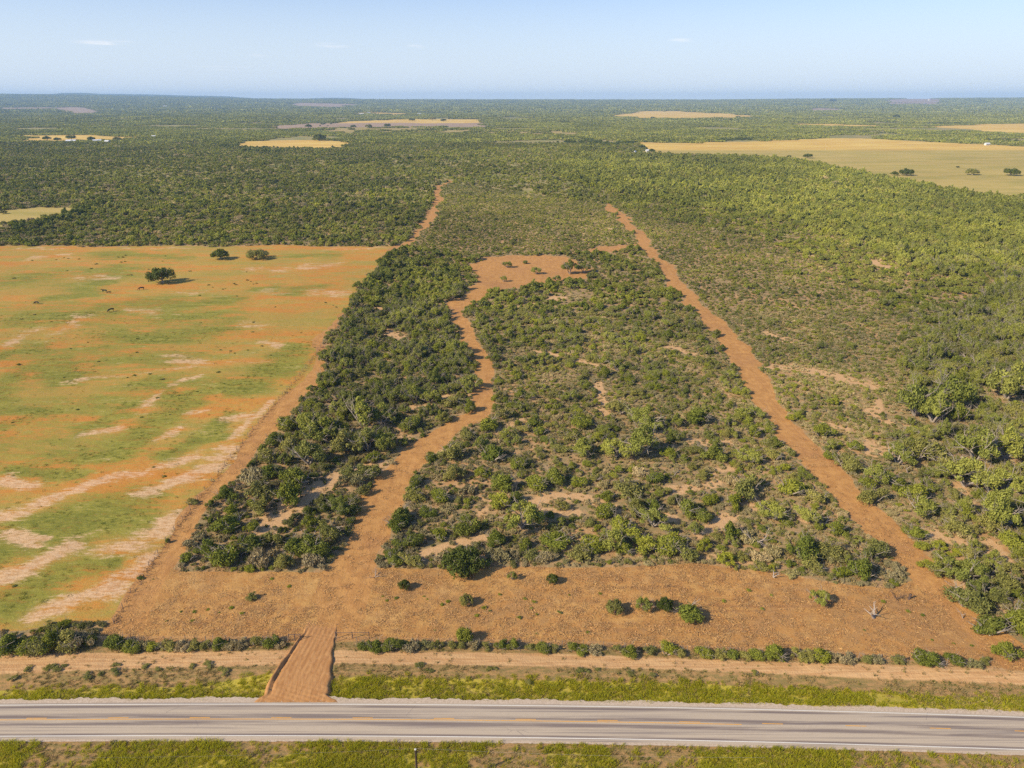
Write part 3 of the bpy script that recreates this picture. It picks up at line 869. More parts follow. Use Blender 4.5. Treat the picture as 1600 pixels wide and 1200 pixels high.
# middle
add(layer(rng, 300, 700, 5.2, .72, 2.0, 3.3, 41, .40), 2)
add(layer(rng, 300, 700, 3.3, .70, 1.2, 1.9, 51, .26), 1)
add(layer(rng, 300, 700, 2.3, .60, .8, 1.2, 61, .20), 0)
# far
add(layer(rng, 700, 1600, 6.8, .75, 2.0, 3.8, 41, .42), 2)
add(layer(rng, 700, 1600, 5.2, .62, 1.3, 2.2, 51, .34), 1)
def low_cover(y0, y1, cell, prob, lo, hi):
    X, Y, R0 = layer(rng, y0, y1, cell, prob, lo, hi, 66, .12)
    k = inside(X, Y, W_LOWR) | inside(X, Y, W_LOWM)
    return X[k], Y[k], R0[k] / .72
add(low_cover(150, 900, 2.2, .75, .55, 1.25), 5)
# the tall stands
def stands(y0, y1, cell, prob, lo, hi, thr):
    lay = layer(rng, y0, y1, cell, prob, 1.0, 1.001, 71, thr)
    X, Y, _ = lay
    k = inside(X, Y, W_BIG) & (Y > 150) | inside(X, Y, W_TALL) | inside(X, Y, W_BELT) | inside(X, Y, W_FARLEFT)
    X, Y = X[k], Y[k]
    return X, Y, lo + (hi - lo) * rng.rand(len(X)) ** 1.3
def thin_belt(lay):
    X, Y, R0 = lay
    k = ~inside(X, Y, W_BIG) | (rng.rand(len(X)) < .46)
    return X[k], Y[k], R0[k]
add(thin_belt(stands(92, 1300, 6.6, .66, 2.7, 4.1, .42)), 3)
# the bushes of the foreground, each where it stands: u, v of the foot, half width in px, kind
HAND = """445 678 20 b;416 703 17 b;444 709 19 o;415 727 15 o;479 733 24 g;412 748 17 b;388 761 24 w;351 785 17 b;399 779 21 o;459 770 26 b;446 796 24 b;407 805 19 o;366 805 13 g;362 837 24 b
303 854 15 w;318 876 17 b;288 885 13 b;340 891 24 b;364 878 17 o;390 865 20 b;407 883 23 w;420 859 17 o;448 870 21 b;483 870 25 b;515 848 23 o;444 891 17 o;487 893 19 w;531 809 18 g;552 807 15 b;483 826 14 g;550 761 20 w
541 714 27 o;498 696 25 g;483 679 20 g;520 690 24 b;602 707 17 g;572 711 24 m;637 675 20 b;563 672 24 m;593 668 22 g;580 727 13 g;563 753 22 o;565 776 13 o;762 672 20 b;788 657 15 o;732 690 17 o;671 724 13 b;706 720 20 o
764 729 24 b;647 761 13 b;712 753 18 o;751 748 13 g;786 766 22 b;836 770 20 b;684 787 17 b;645 785 15 o;624 815 20 b;665 809 15 b;645 857 17 b;684 848 15 g;723 841 20 b;613 835 17 b;608 887 15 b;637 885 14 o;652 887 13 o
784 800 19 b;805 792 14 b;816 835 28 m;767 857 17 b;823 859 15 b;780 878 17 w;834 880 15 o;844 668 15 b;911 672 22 b;970 651 18 o;1100 664 22 b;1009 677 24 m;911 718 17 g;966 720 19 g;1005 718 26 m;1048 716 13 g;1119 724 19 b
1089 711 14 o;907 763 15 g;857 759 20 b;981 781 24 o;950 785 13 b;1024 757 16 b;877 800 12 o;944 813 20 b;872 857 24 b;927 870 24 b;905 878 18 o;974 839 24 b;996 805 20 o;1024 831 22 m;1022 805 15 b;1074 809 22 b;1102 818 17 b
1111 787 16 g;961 867 22 m;983 870 16 b;1013 867 22 b;1041 872 24 b;1074 876 18 o;1063 852 18 b;1098 865 13 g;1087 839 12 m;1132 885 15 g;1178 686 15 b;1201 701 13 o;1219 699 15 b;1171 727 17 g;1214 723 13 o;1227 738 11 g
1173 781 24 o;1234 781 24 b;1143 794 15 g;1282 790 17 o;1206 816 19 g;1264 820 16 m;1143 844 17 b;1253 872 27 b;1295 877 22 o;1264 887 18 o;1314 844 16 b;1357 911 26 b;1370 877 24 o;1318 905 15 g;1286 686 17 b;1331 705 13 b
1297 718 11 b;1327 738 20 o;1377 762 22 g;1349 762 17 b;1370 792 20 o;1409 731 20 m;1409 768 18 b;1447 812 22 m;1435 848 18 b;1447 863 13 b;1467 861 12 g;1458 892 13 g;1476 904 18 o;1507 915 26 m;1505 870 10 g;1516 879 14 o
1516 958 29 o;1552 1005 28 b;1586 985 28 b;1588 1040 20 b;1568 832 30 m;1548 834 18 o;1588 863 22 b;1575 926 20 o;1439 657 28 g;1502 640 34 b;1586 631 32 g;1465 666 22 g;1502 663 20 b;1439 726 24 o;1534 731 28 g;1580 726 26 g
1519 770 30 m;1580 778 26 g;1443 791 26 b;1487 744 22 o;1190 880 15 w;1210 868 14 w;1160 878 13 o;1310 880 14 w;1280 900 13 o;1240 905 12 w;1400 905 14 w;1170 850 15 w;1120 845 11 o;1150 760 14 w;1100 750 12 o;690 880 13 w;855 882 15 w;1000 745 14 w;700 800 13 w;730 775 14 w"""
HK = {'b': 0, 'o': 1, 'm': 2, 'w': 3, 'g': 4}
hand = [q.split() for q in HAND.replace(chr(10), ';').split(';') if q.strip()]
hu = np.array([float(q[0]) for q in hand]); hv = np.array([float(q[1]) for q in hand]); hh = np.array([float(q[2]) for q in hand])
hx, hy = G(hu, hv); hr_ = hh / FPX * depth(hy) * 1.26; hy = hy + hr_ * .5
hk = np.array([HK[q[3]] for q in hand])
add((hx, hy, hr_), 4)
R_ = np.vstack(recs)
# keep the random big bushes off the hand-placed ones
x, y, r, cls = R_.T
keep = np.ones(len(x), bool)
for X_, Y_, r0_ in zip(hx, hy, hr_):
    keep &= ~((np.hypot(x - X_, y - Y_) < np.where(cls >= 2, r0_ + r * .9, np.where(cls == 1, r0_ * .95, r0_ * .7))) & (cls != 4))
front = (y < 165) & ~inside(x, y, W_TALL) & (x < 95)
keep &= ~(front & (cls == 3)) & ~(front & (cls == 2) & (rng.rand(len(x)) < .75)) & ~(front & (cls == 1) & (rng.rand(len(x)) < .25))
R_ = R_[keep]
n = len(R_)
x, y, r, cls = R_.T
cls = cls.astype(int)
sp = fbm(x, y, 22, 88, 2)
left = inside(x, y, W_BIG); lowz = inside(x, y, W_LOWR) | inside(x, y, W_LOWM); tall = inside(x, y, W_TALL) | inside(x, y, W_BELT)
u = rng.rand(n)
kind = np.zeros(n, int)
# shares of bush, olive, mesquite, grey, bright per size class
share = {0: [.14, .36, .02, .45, .03], 1: [.30, .36, .14, .14, .06], 2: [.38, .22, .32, .02, .06], 3: [.34, .14, .47, .0, .05], 5: [.20, .50, .04, .20, .06]}
for c_ in (0, 1, 2, 3, 5):
    k = cls == c_
    cs = np.cumsum(share[c_])
    shift = (sp[k] - .5) * .5
    kind[k] = np.searchsorted(cs, np.clip(u[k] + shift, 0, .9999))
k = left & (kind == 3) & (rng.rand(n) < .6); kind[k] = 0
k = left & (kind == 1) & (rng.rand(n) < .3); kind[k] = 0
k = left & (kind == 0) & (y > 150) & (rng.rand(n) < .38); kind[k] = 2
k = lowz & (kind == 0) & (rng.rand(n) < .35); kind[k] = 1
k = tall & (kind == 0) & (rng.rand(n) < .4); kind[k] = 2
k = tall & (kind == 3) & (rng.rand(n) < .5); kind[k] = 1
fl = inside(x, y, W_FARLEFT)
k = fl & (cls < 3) & (rng.rand(n) < .28); kind[k] = 3
k = fl & (kind == 2) & (rng.rand(n) < .35); kind[k] = 1
hk[(hk == 4) & (hr_ > 3.0)] = 2
kind[cls == 4] = hk
var = rng.randint(0, NVAR, n)
rot = rng.rand(n) * 6.283
hs = rng.uniform(.75, 1.1, n) * np.where(kind == 2, 1.12, 1.0) * np.where(left, 1.1, 1.0) * np.where(tall, 1.28, 1.0)
sxy = rng.uniform(.78, 1.25, n)
uu = 800 + x / depth(y) * FPX
inframe = (np.abs(uu - 800) < 800 + 4)
# the individuals: the largest in view of each kind of plant
size_px = r / depth(y) * FPX
is_tree = kind == 2
is_grey = (kind == 3)
is_olive = kind == 1
is_bush = (kind == 0) | (kind == 4)
indiv = cls == 4
for grp_, cap in ((is_tree, 290), (is_grey, 150), (is_olive, 200), (is_bush, 290)):
    c = np.where(grp_ & inframe & (y > 94))[0]
    c = c[np.argsort(-(size_px[c] + 1e3 * (cls[c] == 4)))][:cap]
    indiv[c] = True

def lod_of(y):
    return np.where(y < 300, 0, np.where(y < 620, 1, 2))

# prototypes for the countless rest live in a collection that is not linked to the scene
def proto_collection(name, meshes):
    c = bpy.data.collections.new(name)
    for i, me in enumerate(meshes):
        o = bpy.data.objects.new('%s_%03d' % (name, i), me)
        c.objects.link(o)
    return c

def scatter(name, coll, pos, rotz, scl, idx):
    me = bpy.data.meshes.new(name)
    me.vertices.add(len(pos))
    me.vertices.foreach_set('co', pos.astype(np.float32).ravel())
    for an, ty, dt, f in (('rotz', 'FLOAT_VECTOR', np.stack([np.zeros(len(pos)), np.zeros(len(pos)), rotz], 1), 'vector'), ('scl', 'FLOAT_VECTOR', scl, 'vector'), ('pick', 'INT', idx, 'value')):
        at = me.attributes.new(an, ty, 'POINT')
        at.data.foreach_set(f, (dt.astype(np.int32) if ty == 'INT' else dt.astype(np.float32)).ravel())
    o = bpy.data.objects.new(name, me)
    COL.objects.link(o)
    ng = bpy.data.node_groups.new(name, 'GeometryNodeTree')
    ng.interface.new_socket('Geometry', in_out='INPUT', socket_type='NodeSocketGeometry')
    ng.interface.new_socket('Geometry', in_out='OUTPUT', socket_type='NodeSocketGeometry')
    N, L = ng.nodes, ng.links
    gi, go = N.new('NodeGroupInput'), N.new('NodeGroupOutput')
    ip = N.new('GeometryNodeInstanceOnPoints'); ci = N.new('GeometryNodeCollectionInfo')
    ci.inputs['Collection'].default_value = coll
    ci.inputs['Separate Children'].default_value = True
    ci.inputs['Reset Children'].default_value = True
    ip.inputs['Pick Instance'].default_value = True
    def na(nm, ty):
        a = N.new('GeometryNodeInputNamedAttribute'); a.data_type = ty; a.inputs[0].default_value = nm
        return a.outputs[0]
    L.new(gi.outputs[0], ip.inputs['Points']); L.new(ci.outputs[0], ip.inputs['Instance'])
    L.new(na('pick', 'INT'), ip.inputs['Instance Index']); L.new(na('scl', 'FLOAT_VECTOR'), ip.inputs['Scale'])
    e = N.new('FunctionNodeEulerToRotation'); L.new(na('rotz', 'FLOAT_VECTOR'), e.inputs[0]); L.new(e.outputs[0], ip.inputs['Rotation'])
    L.new(ip.outputs[0], go.inputs[0])
    md = o.modifiers.new('scatter', 'NODES'); md.node_group = ng
    return o

def gz(x, y):
    return height(x, y)

for name, sel, kd_list, label in (
        ('bush_thicket', is_bush, [0, 4], 'dense green and dark green bushes packed across the brush country beyond the nearest ones'),
        ('olive_shrubland', is_olive, [1], 'low dull olive shrubs filling the brush between the taller bushes'),
        ('mesquite_woods', is_tree, [2], 'feathery light green mesquite trees spread over the brush out to the far fields'),
        ('grey_shrubland', is_grey, [3], 'grey brown twiggy shrubs scattered low between the green bushes')):
    k = np.where(sel & ~indiv)[0]
    kk = {kd: i for i, kd in enumerate(kd_list)}
    meshes = [WHOLE[KINDS[kd], v, l] for kd in kd_list for v in range(NVAR) for l in range(3)]
    coll = proto_collection(name, meshes)
    idx = np.array([kk[a] for a in kind[k]]) * NVAR * 3 + var[k] * 3 + lod_of(y[k])
    pos = np.stack([x[k], y[k], gz(x[k], y[k]) - .03], 1)
    scl = np.stack([r[k] * sxy[k], r[k] / sxy[k], r[k] * hs[k]], 1)
    o = scatter(name, coll, pos, rot[k], scl, idx)
    tag(o, label, 'vegetation', kind='stuff')

# clusters for woods far off
def cluster(seed, rad, nb, q, rr):
    rng = np.random.RandomState(seed)
    parts = {}
    out = []
    for i in range(nb):
        a = rng.rand() * 6.283; d = rad * rng.rand() ** .55
        R0 = rng.uniform(*rr)
        C = np.stack([rng.normal(size=3) * .3, rng.normal(size=3) * .3, .35 + .3 * rng.rand(3)], 1) * R0 + np.array([d * math.cos(a), d * math.sin(a), 0])
        v, ti = leaves(rng, C, np.full(3, .6 * R0), np.ones(3), q, .62 * R0, .6, -.3, 1.3, .8, .05)
        m = [M_BUSH, M_OLIVE, M_MESQ][rng.choice(3, p=[.4, .3, .3])]
        parts.setdefault(m.name, (m, [], []))
        parts[m.name][1].append(v); parts[m.name][2].append(ti)
    for m, vs, ts in parts.values():
        v = np.vstack(vs)
        out.append((v, np.arange(len(v)).reshape(-1, 4), m, np.concatenate(ts)))
    return mesh_from('wood_cluster', out)
cm = [cluster(300 + i, 13, 34, 22, (1.5, 3.0)) for i in range(6)] + [cluster(320 + i, 30, 60, 12, (2.6, 5.0)) for i in range(6)]
cc = proto_collection('wood_cluster', cm)
px, py, pi_ = [], [], []
for (y0, y1, cell, prob, off) in ((1600, 3000, 17, .92, 0), (3000, 5200, 40, .95, 6), (5200, 13000, 78, .97, 12)):
    xm = depth(y1) * .7214 * 1.08
    nx, ny = int(2 * xm / cell) + 1, int((y1 - y0) / cell) + 1
    gx, gy = np.meshgrid(np.arange(nx), np.arange(ny))
    X = -xm + (gx.ravel() + rng.rand(nx * ny)) * cell; Y = y0 + (gy.ravel() + rng.rand(nx * ny)) * cell
    k = (np.abs(X) < depth(Y) * .7214 * 1.08) & (rng.rand(len(X)) < prob)
    X, Y = X[k], Y[k]
    m = masks(X, Y)
    k = (np.maximum.reduce([m['field'], m['plow']]) < .2) & ((m['thin'] < .3) | (rng.rand(len(X)) < .25)) & (fbm(X, Y, 170, 12, 3) > .40)
    X, Y = X[k], Y[k]
    px.append(X); py.append(Y); pi_.append(off + rng.randint(0, 6, len(X)))
X, Y, I = np.concatenate(px), np.concatenate(py), np.concatenate(pi_)
s = rng.uniform(.8, 1.25, len(X)) * np.where(I >= 12, 1.9, 1.0)
I = np.where(I >= 12, I - 6, I)
o = scatter('distant_woods', cc, np.stack([X, Y, gz(X, Y) - .1], 1), rng.rand(len(X)) * 6.283, np.stack([s, s, s * rng.uniform(.8, 1.3, len(X))], 1), I)
tag(o, 'far-off green woods reaching to the horizon between the golden fields', 'vegetation', kind='stuff')

# darker rows of tall trees along creeks and field edges
LINES = [([(880, 222), (960, 226), (1000, 221), (1100, 221), (1250, 215)], 2.0), ([(840, 213), (900, 216), (960, 228)], 1.6), ([(-60, 173), (60, 170.5), (130, 171)], 1), ([(20, 210), (100, 208), (240, 211)], 1.4),
         ([(340, 228), (378, 230), (400, 220)], 1.3), ([(380, 236), (440, 238)], 1.5), ([(490, 198), (530, 193), (600, 189), (640, 187)], 1.2), ([(700, 187), (785, 186)], .8), ([(1430, 195), (1600, 191), (1700, 190)], 1), ([(1100, 190), (1300, 188)], .8),
         ([(180, 182), (400, 180)], .7), ([(300, 196), (420, 190), (520, 180)], .8), ([(640, 205), (760, 202)], .8), ([(1300, 205), (1430, 210), (1600, 222)], 1.1), ([(930, 180), (960, 181)], .8), ([(1190, 186), (1260, 180), (1400, 178)], .7),
         ([(1180, 170), (1360, 168), (1600, 172)], .6), ([(620, 172), (900, 170)], .6), ([(60, 200), (300, 194)], .6), ([(150, 320), (110, 340), (30, 360)], 1.4), ([(930, 262), (1000, 272), (1060, 290)], 1.3), ([(500, 262), (600, 250), (760, 245)], .8)]
tx, ty = [], []
for pts, dn in LINES:
    Pl = W(pts); dl = np.r_[0, np.cumsum(np.hypot(*np.diff(Pl, axis=0).T))]
    sp_ = 5.0 / dn * max(1.0, Pl[:, 1].mean() / 2500)
    q_ = np.arange(0, dl[-1], sp_); q_ = q_ + rng.normal(size=len(q_)) * sp_
    wd_ = Pl[:, 1].mean() * .0045
    tx.append(np.interp(q_, dl, Pl[:, 0]) + rng.normal(size=len(q_)) * wd_); ty.append(np.interp(q_, dl, Pl[:, 1]) + rng.normal(size=len(q_)) * wd_ * 1.6)
tx, ty = np.concatenate(tx), np.concatenate(ty)
dk = proto_collection('dark_tree', [mesh_from('dark_tree', [plant(600 + i, 'bush', 1, M_OAK)[0]]) for i in range(4)])
m = masks(tx, ty); k = m['field'] < .5; tx, ty = tx[k], ty[k]
s = rng.uniform(3.2, 5.6, len(tx)) * np.clip(ty / 2600, 1, 1.7)
o = scatter('treeline', dk, np.stack([tx, ty, gz(tx, ty) - .1], 1), rng.rand(len(tx)) * 6.283, np.stack([s, s, s], 1), rng.randint(0, 4, len(tx)))
tag(o, 'dark rows of taller trees along creeks and far field edges', 'vegetation', kind='stuff')

# ------------------------------------------------------------------ small ground cover
def blade_tuft(seed, n, h, w, spread, lean, mat, name):
    rng = np.random.RandomState(seed)
    V, T = [], []
    for i in range(n):
        a = rng.rand() * 6.283; d = spread * rng.rand() ** .6
        b = np.array([d * math.cos(a), d * math.sin(a), -.02])
        H = h * rng.uniform(.6, 1.1)
        dr = np.array([math.cos(a), math.sin(a), 0]) * lean * rng.rand() * H + rng.normal(size=3) * .08 * H
        sd_ = rng.normal(size=3); sd_[2] = 0; sd_ /= np.linalg.norm(sd_)
        tp = b + dr + np.array([0, 0, H])
        mid = b + dr * .35 + np.array([0, 0, H * .6])
        V += [b - sd_ * w, b + sd_ * w, mid + sd_ * w * .8, mid - sd_ * w * .8, mid - sd_ * w * .8, mid + sd_ * w * .8, tp + sd_ * w * .2, tp - sd_ * w * .2]
        t0 = rng.rand(); T += [t0, t0]
    V = np.array(V)
    return mesh_from(name, [(V, np.arange(len(V)).reshape(-1, 4), mat, np.array(T))])
M_GRASS = leaf_mat('verge_grass', [(.44, .43, .022), (.52, .47, .028), (.36, .37, .02), (.52, .43, .04)], (.50, .44, .10), trans=.5, patch=False, tr=(.85, 1.45))
M_DRY = leaf_mat('dry_grass', [(.33, .23, .09), (.24, .19, .07), (.38, .27, .12), (.2, .18, .06)], (.5, .38, .2), trans=.25, patch=False)
M_WEED = leaf_mat('green_weeds', [(.11, .14, .03), (.16, .18, .03), (.09, .11, .03)], (.25, .2, .08), trans=.25)
def strips(density, x0, x1, y0, y1, keep, seed):
    rng = np.random.RandomState(seed)
    n = int((x1 - x0) * (y1 - y0) * density)
    X, Y = x0 + (x1 - x0) * rng.rand(n), y0 + (y1 - y0) * rng.rand(n)
    k = keep(X, Y, rng)
    return X[k], Y[k]
YN, YS = (lambda X: np.array(yn(X))), (lambda X: np.array(ys(X)))
drv = W([(415, 1096), (423, 1075), (436, 1050), (455, 1022), (470, 985), (530, 985), (519, 1022), (516, 1075), (512, 1096)])
def off_road(X, Y):
    return ((Y > YN(X) + 1.15) | (Y < YS(X) - .95)) & ~inside(X, Y, drv)
def ground_z(X, Y):
    return -.45 * (1 - sstep(np.abs(Y - 86.0), .5, 4.0))
def lush_keep(X, Y, rng):
    north = poly_w(X, Y, LUSH, 1.2)
    south = (Y < 77) * sstep(fbm(X, Y, 9, 31), .40, .56) * .9 + .12 * (Y < 77)
    strength = north * np.where(X < -38, .55 + .3 * vnoise(X, Y, 5, 3), .95) * np.where(X > 58, .6, 1)
    edge_n = ((Y < YN(X) + 2.2) & (Y > YN(X))) * .7
    strength = strength * (.45 + .9 * sstep(fbm(X, Y * 1.6, 3.2, 91, 3), .32, .62))
    return (rng.rand(len(X)) < np.maximum(np.maximum(strength, south), edge_n * .6)) & off_road(X, Y)
X, Y = strips(7.5, -80, 95, 60, 93, lush_keep, 5)
gc = proto_collection('grass_tuft', [blade_tuft(40 + i, 40, .42, .020, .34, .55, M_GRASS, 'grass_tuft') for i in range(5)])
rr = np.random.RandomState(2)
s = rr.uniform(.55, 1.25, len(X)) * (.6 + .8 * fbm(X, Y, 4, 55, 3))
o = scatter('grass', gc, np.stack([X, Y, ground_z(X, Y)], 1), rr.rand(len(X)) * 6.283, np.stack([s, s, s], 1), rr.randint(0, 5, len(X)))
tag(o, 'tall yellow green grass growing along both sides of the paved road', 'grass', kind='stuff')
strip_w = lambda X, Y: poly_w(X, Y, BARE_STRIP, 1.0)
def dry_keep(X, Y, rng):
    w = np.where(strip_w(X, Y) > .5, .10, .75)
    return (rng.rand(len(X)) < w * sstep(fbm(X, Y, 4, 8, 2), .25, .6)) & off_road(X, Y) & (poly_w(X, Y, VERGE_ROAD, .5) > .5)
X, Y = strips(4.5, -80, 95, 60, 104, dry_keep, 6)
dc = proto_collection('dry_tuft', [blade_tuft(60 + i, 22, .30, .022, .26, .9, M_DRY, 'dry_tuft') for i in range(4)] + [blade_tuft(70, 20, .3, .03, .3, .9, M_WEED, 'weed_tuft')])
s = rr.uniform(.5, 1.2, len(X))
o = scatter('verge_weeds', dc, np.stack([X, Y, ground_z(X, Y)], 1), rr.rand(len(X)) * 6.283, np.stack([s, s, s], 1), rr.choice(5, len(X), p=[.2, .2, .2, .2, .2]))
tag(o, 'short dry brown weeds and grass between the road and the hedge', 'weeds', kind='stuff')

# mulch chips, clods and straw on the cleared strip and the tracks
def chips(seed, n, spread, mats):
    rng = np.random.RandomState(seed)
    parts = []
    for m, lo, hi, asp, nn in mats:
        V = []
        for i in range(int(n * nn)):
            c = np.array([rng.normal() * spread, rng.normal() * spread, .02 + .05 * rng.rand()])
            a = rng.rand() * 6.28; L = rng.uniform(lo, hi)
            d = np.array([math.cos(a), math.sin(a), rng.normal() * .25]) * L / 2
            e = np.array([-math.sin(a), math.cos(a), rng.normal() * .3]) * L / 2 / asp
            V += [c - d - e, c + d - e, c + d + e, c - d + e]
        V = np.array(V)
        parts.append((V, np.arange(len(V)).reshape(-1, 4), m, rng.rand(len(V) // 4)))
    return mesh_from('mulch', parts)
M_STRAW = leaf_mat('straw_chips', [(.40, .235, .085), (.35, .19, .07), (.44, .27, .10)], (.55, .38, .18), trans=.05, patch=False)
M_CLOD = leaf_mat('dark_mulch', [(.30, .16, .07), (.24, .13, .06), (.34, .19, .08)], trans=.0, patch=False)
def clear_keep(X, Y, rng):
    m = masks(X, Y)
    w = np.maximum(m['clear'] * (1 - .6 * m['track']), .22 * np.maximum(m['track'], m['lane'])) * (.35 + .9 * fbm(X, Y, 7, 15, 2))
    return (rng.rand(len(X)) < w) & ~inside(X, Y, drv)
X, Y = strips(.95, -95, 100, 90, 175, clear_keep, 7)
mc = proto_collection('mulch', [chips(80 + i, 34, .5, [(M_STRAW, .10, .42, 8, .8), (M_CLOD, .10, .34, 5, .4)]) for i in range(5)])
s = rr.uniform(.6, 1.3, len(X))
o = scatter('mulch_litter', mc, np.stack([X, Y, np.zeros(len(X)) + .03], 1), rr.rand(len(X)) * 6.283, np.stack([s, s, s], 1), rr.randint(0, 5, len(X)))
tag(o, 'straw coloured wood mulch strewn over the cleared orange dirt strip', 'mulch', kind='stuff')

# litter and low weeds under the brush
def under_keep(X, Y, rng):
    m = masks(X, Y)
    no = np.maximum.reduce([m['pasture'], m['lane'], m['track'], m['clear'], m['verge']])
    b = np.zeros(X.shape)
    for p, w in BARE: b = np.maximum(b, line_w(X, Y, p, w, w * .5))
    return (rng.rand(len(X)) < (no < .4) * (1 - .75 * b) * (.3 + .9 * fbm(X, Y, 6, 23, 2))) & (np.abs(X) < depth(Y) * .76 + 5)
X, Y = strips(1.0, -230, 230, 98, 300, under_keep, 8)
uc = proto_collection('undergrowth', [blade_tuft(90 + i, 30, .42, .045, .42, .9, M_DRY, 'dry_tuft') for i in range(3)] + [blade_tuft(97 + i, 26, .4, .05, .4, .9, M_WEED, 'weed') for i in range(1)] + [WHOLE['grey', 0, 1], WHOLE['grey', 1, 1]])
s = rr.uniform(.6, 1.3, len(X)); idx = rr.choice(6, len(X), p=[.18, .16, .14, .14, .19, .19])
s = np.where(idx > 3, s * .7, s)
o = scatter('undergrowth', uc, np.stack([X, Y, np.zeros(len(X))], 1), rr.rand(len(X)) * 6.283, np.stack([s, s, s], 1), idx)
tag(o, 'dry grass and low weeds covering the soil under the brush', 'undergrowth', kind='stuff')

# tufts of pasture grass, giving the pasture its grain
def past_keep(X, Y, rng):
    g = np.zeros(X.shape); b = np.zeros(X.shape)
    for p, w in GREEN: g = np.maximum(g, line_w(X, Y, p, w * .9, w * .7))
    for p, w in PALE: b = np.maximum(b, line_w(X, Y, p, w * .9, w * .7))
    return (rng.rand(len(X)) < (poly_w(X, Y, PASTURE, 1.0) > .6) * (1 - .8 * b) * (.06 + .5 * g) * (.3 + fbm(X, Y, 5, 29, 2))) & (np.abs(X) < depth(Y) * .76 + 5)
X, Y = strips(.9, -260, -30, 96, 300, past_keep, 9)
M_PGR = leaf_mat('pasture_grass', [(.12, .14, .022), (.17, .17, .03), (.10, .125, .02)], (.4, .3, .12), trans=.3, patch=False)
pc = proto_collection('pasture_tuft', [blade_tuft(140 + i, 20, .2, .03, .4, 1.0, M_PGR, 'pasture_tuft') for i in range(4)])
s = rr.uniform(.6, 1.4, len(X))
o = scatter('pasture_grass', pc, np.stack([X, Y, np.zeros(len(X))], 1), rr.rand(len(X)) * 6.283, np.stack([s, s, s * .8], 1), rr.randint(0, 4, len(X)))
tag(o, 'short green grass growing in patches over the orange pasture', 'grass', kind='stuff')

# ------------------------------------------------------------------ individual plants
ORD = ['first', 'second', 'third', 'fourth', 'fifth', 'sixth', 'seventh', 'eighth', 'ninth', 'tenth', 'eleventh', 'twelfth', 'thirteenth', 'fourteenth',
       'fifteenth', 'sixteenth', 'seventeenth', 'eighteenth', 'nineteenth', 'twentieth']
TENS = ['twenty', 'thirty', 'forty']
def ordinal(i):
    if i < 20: return ORD[i]
    tns, un = divmod(i + 1, 10)
    if un == 0: return {3: 'thirtieth', 4: 'fortieth', 5: 'fiftieth'}.get(tns, 'last')
    return TENS[tns - 2] + '-' + ORD[un - 1]

def thing(name, loc, rz=0.0, scl=None):
    o = bpy.data.objects.new(name, None)
    o.location = loc; o.rotation_euler = (0, 0, rz)
    if scl is not None: o.scale = scl
    o.empty_display_size = .2
    COL.objects.link(o)
    return o

def put(name, crown, stem, loc, rz, scl, stem_name='stem'):
    root = thing(name, loc, rz, scl)
    for nm, me in (('crown', crown), (stem_name, stem)):
        if me is None: continue
        c = bpy.data.objects.new(nm, me)
        c.parent = root
        COL.objects.link(c)
    return root

def zone_of(xx, yy):
    z = np.full(xx.shape, 1)
    lane_r = W([(955, 318), (1029, 410), (1076, 460), (1116, 510), (1150, 558), (1186, 604), (1242, 681), (1300, 750), (1351, 807), (1410, 873), (1450, 915), (1530, 990), (1610, 1047)])
    lane_r = lane_r[np.argsort(lane_r[:, 1])]
    z[xx > np.interp(yy, lane_r[:, 1], lane_r[:, 0])] = 2
    tr = W([(540, 990), (545, 880), (590, 810), (600, 780), (630, 730), (665, 695), (720, 670), (755, 640), (762, 600), (757, 570), (735, 530), (715, 500), (705, 480), (735, 460), (745, 400), (745, 380)])
    tr = tr[np.argsort(tr[:, 1])]
    z[xx < np.interp(yy, tr[:, 1], tr[:, 0])] = 0
    return z
ZN = ['left of winding track', 'between the two dirt lanes', 'right of right lane']
ids = np.where(indiv)[0]
zz = zone_of(x[ids], y[ids])
labels = {}
WORDS = {0: 'dark green bush', 1: 'dull olive shrub', 2: 'feathery light green mesquite', 3: 'grey twiggy shrub', 4: 'bright green bush'}
KN = {0: 'bush', 1: 'olive_shrub', 2: 'mesquite_tree', 3: 'grey_shrub', 4: 'bush'}
CATS = {0: 'bush', 1: 'shrub', 2: 'tree', 3: 'dry shrub', 4: 'bush'}
GRP = {0: 'green bushes of the brush', 1: 'olive shrubs of the brush', 2: 'mesquite trees of the brush', 3: 'grey shrubs of the brush', 4: 'green bushes of the brush'}
for zi in range(3):
    for kd in range(5):
        sel = ids[(zz == zi) & (kind[ids] == kd)]
        sel = sel[np.argsort(y[sel])]
        per = 12
        for rw in range(0, len(sel), per):
            row = sel[rw:rw + per]
            row = row[np.argsort(uu[row])]
            for j, q in enumerate(row):
                labels[q] = '%s, %s from left, %s row back, %s' % (WORDS[kd], ordinal(j), ordinal(rw // per), ZN[zi])
                assert len(labels[q].split()) <= 16, labels[q]
for q in ids:
    kd = KINDS[kind[q]]
    crown, stem = PARTS[kd, var[q]]
    loc = (x[q], y[q], -.02); scl = (r[q] * sxy[q], r[q] / sxy[q], r[q] * hs[q])
    if stem is None:
        o = bpy.data.objects.new(KN[kind[q]], WHOLE[kd, var[q], 0])
        o.location = loc; o.scale = scl; o.rotation_euler = (0, 0, rot[q])
        COL.objects.link(o)
    else:
        o = put(KN[kind[q]], crown, stem, loc, rot[q], scl, 'trunk' if kind[q] == 2 else 'stem')
    tag(o, labels[q], CATS[kind[q]], GRP[kind[q]])

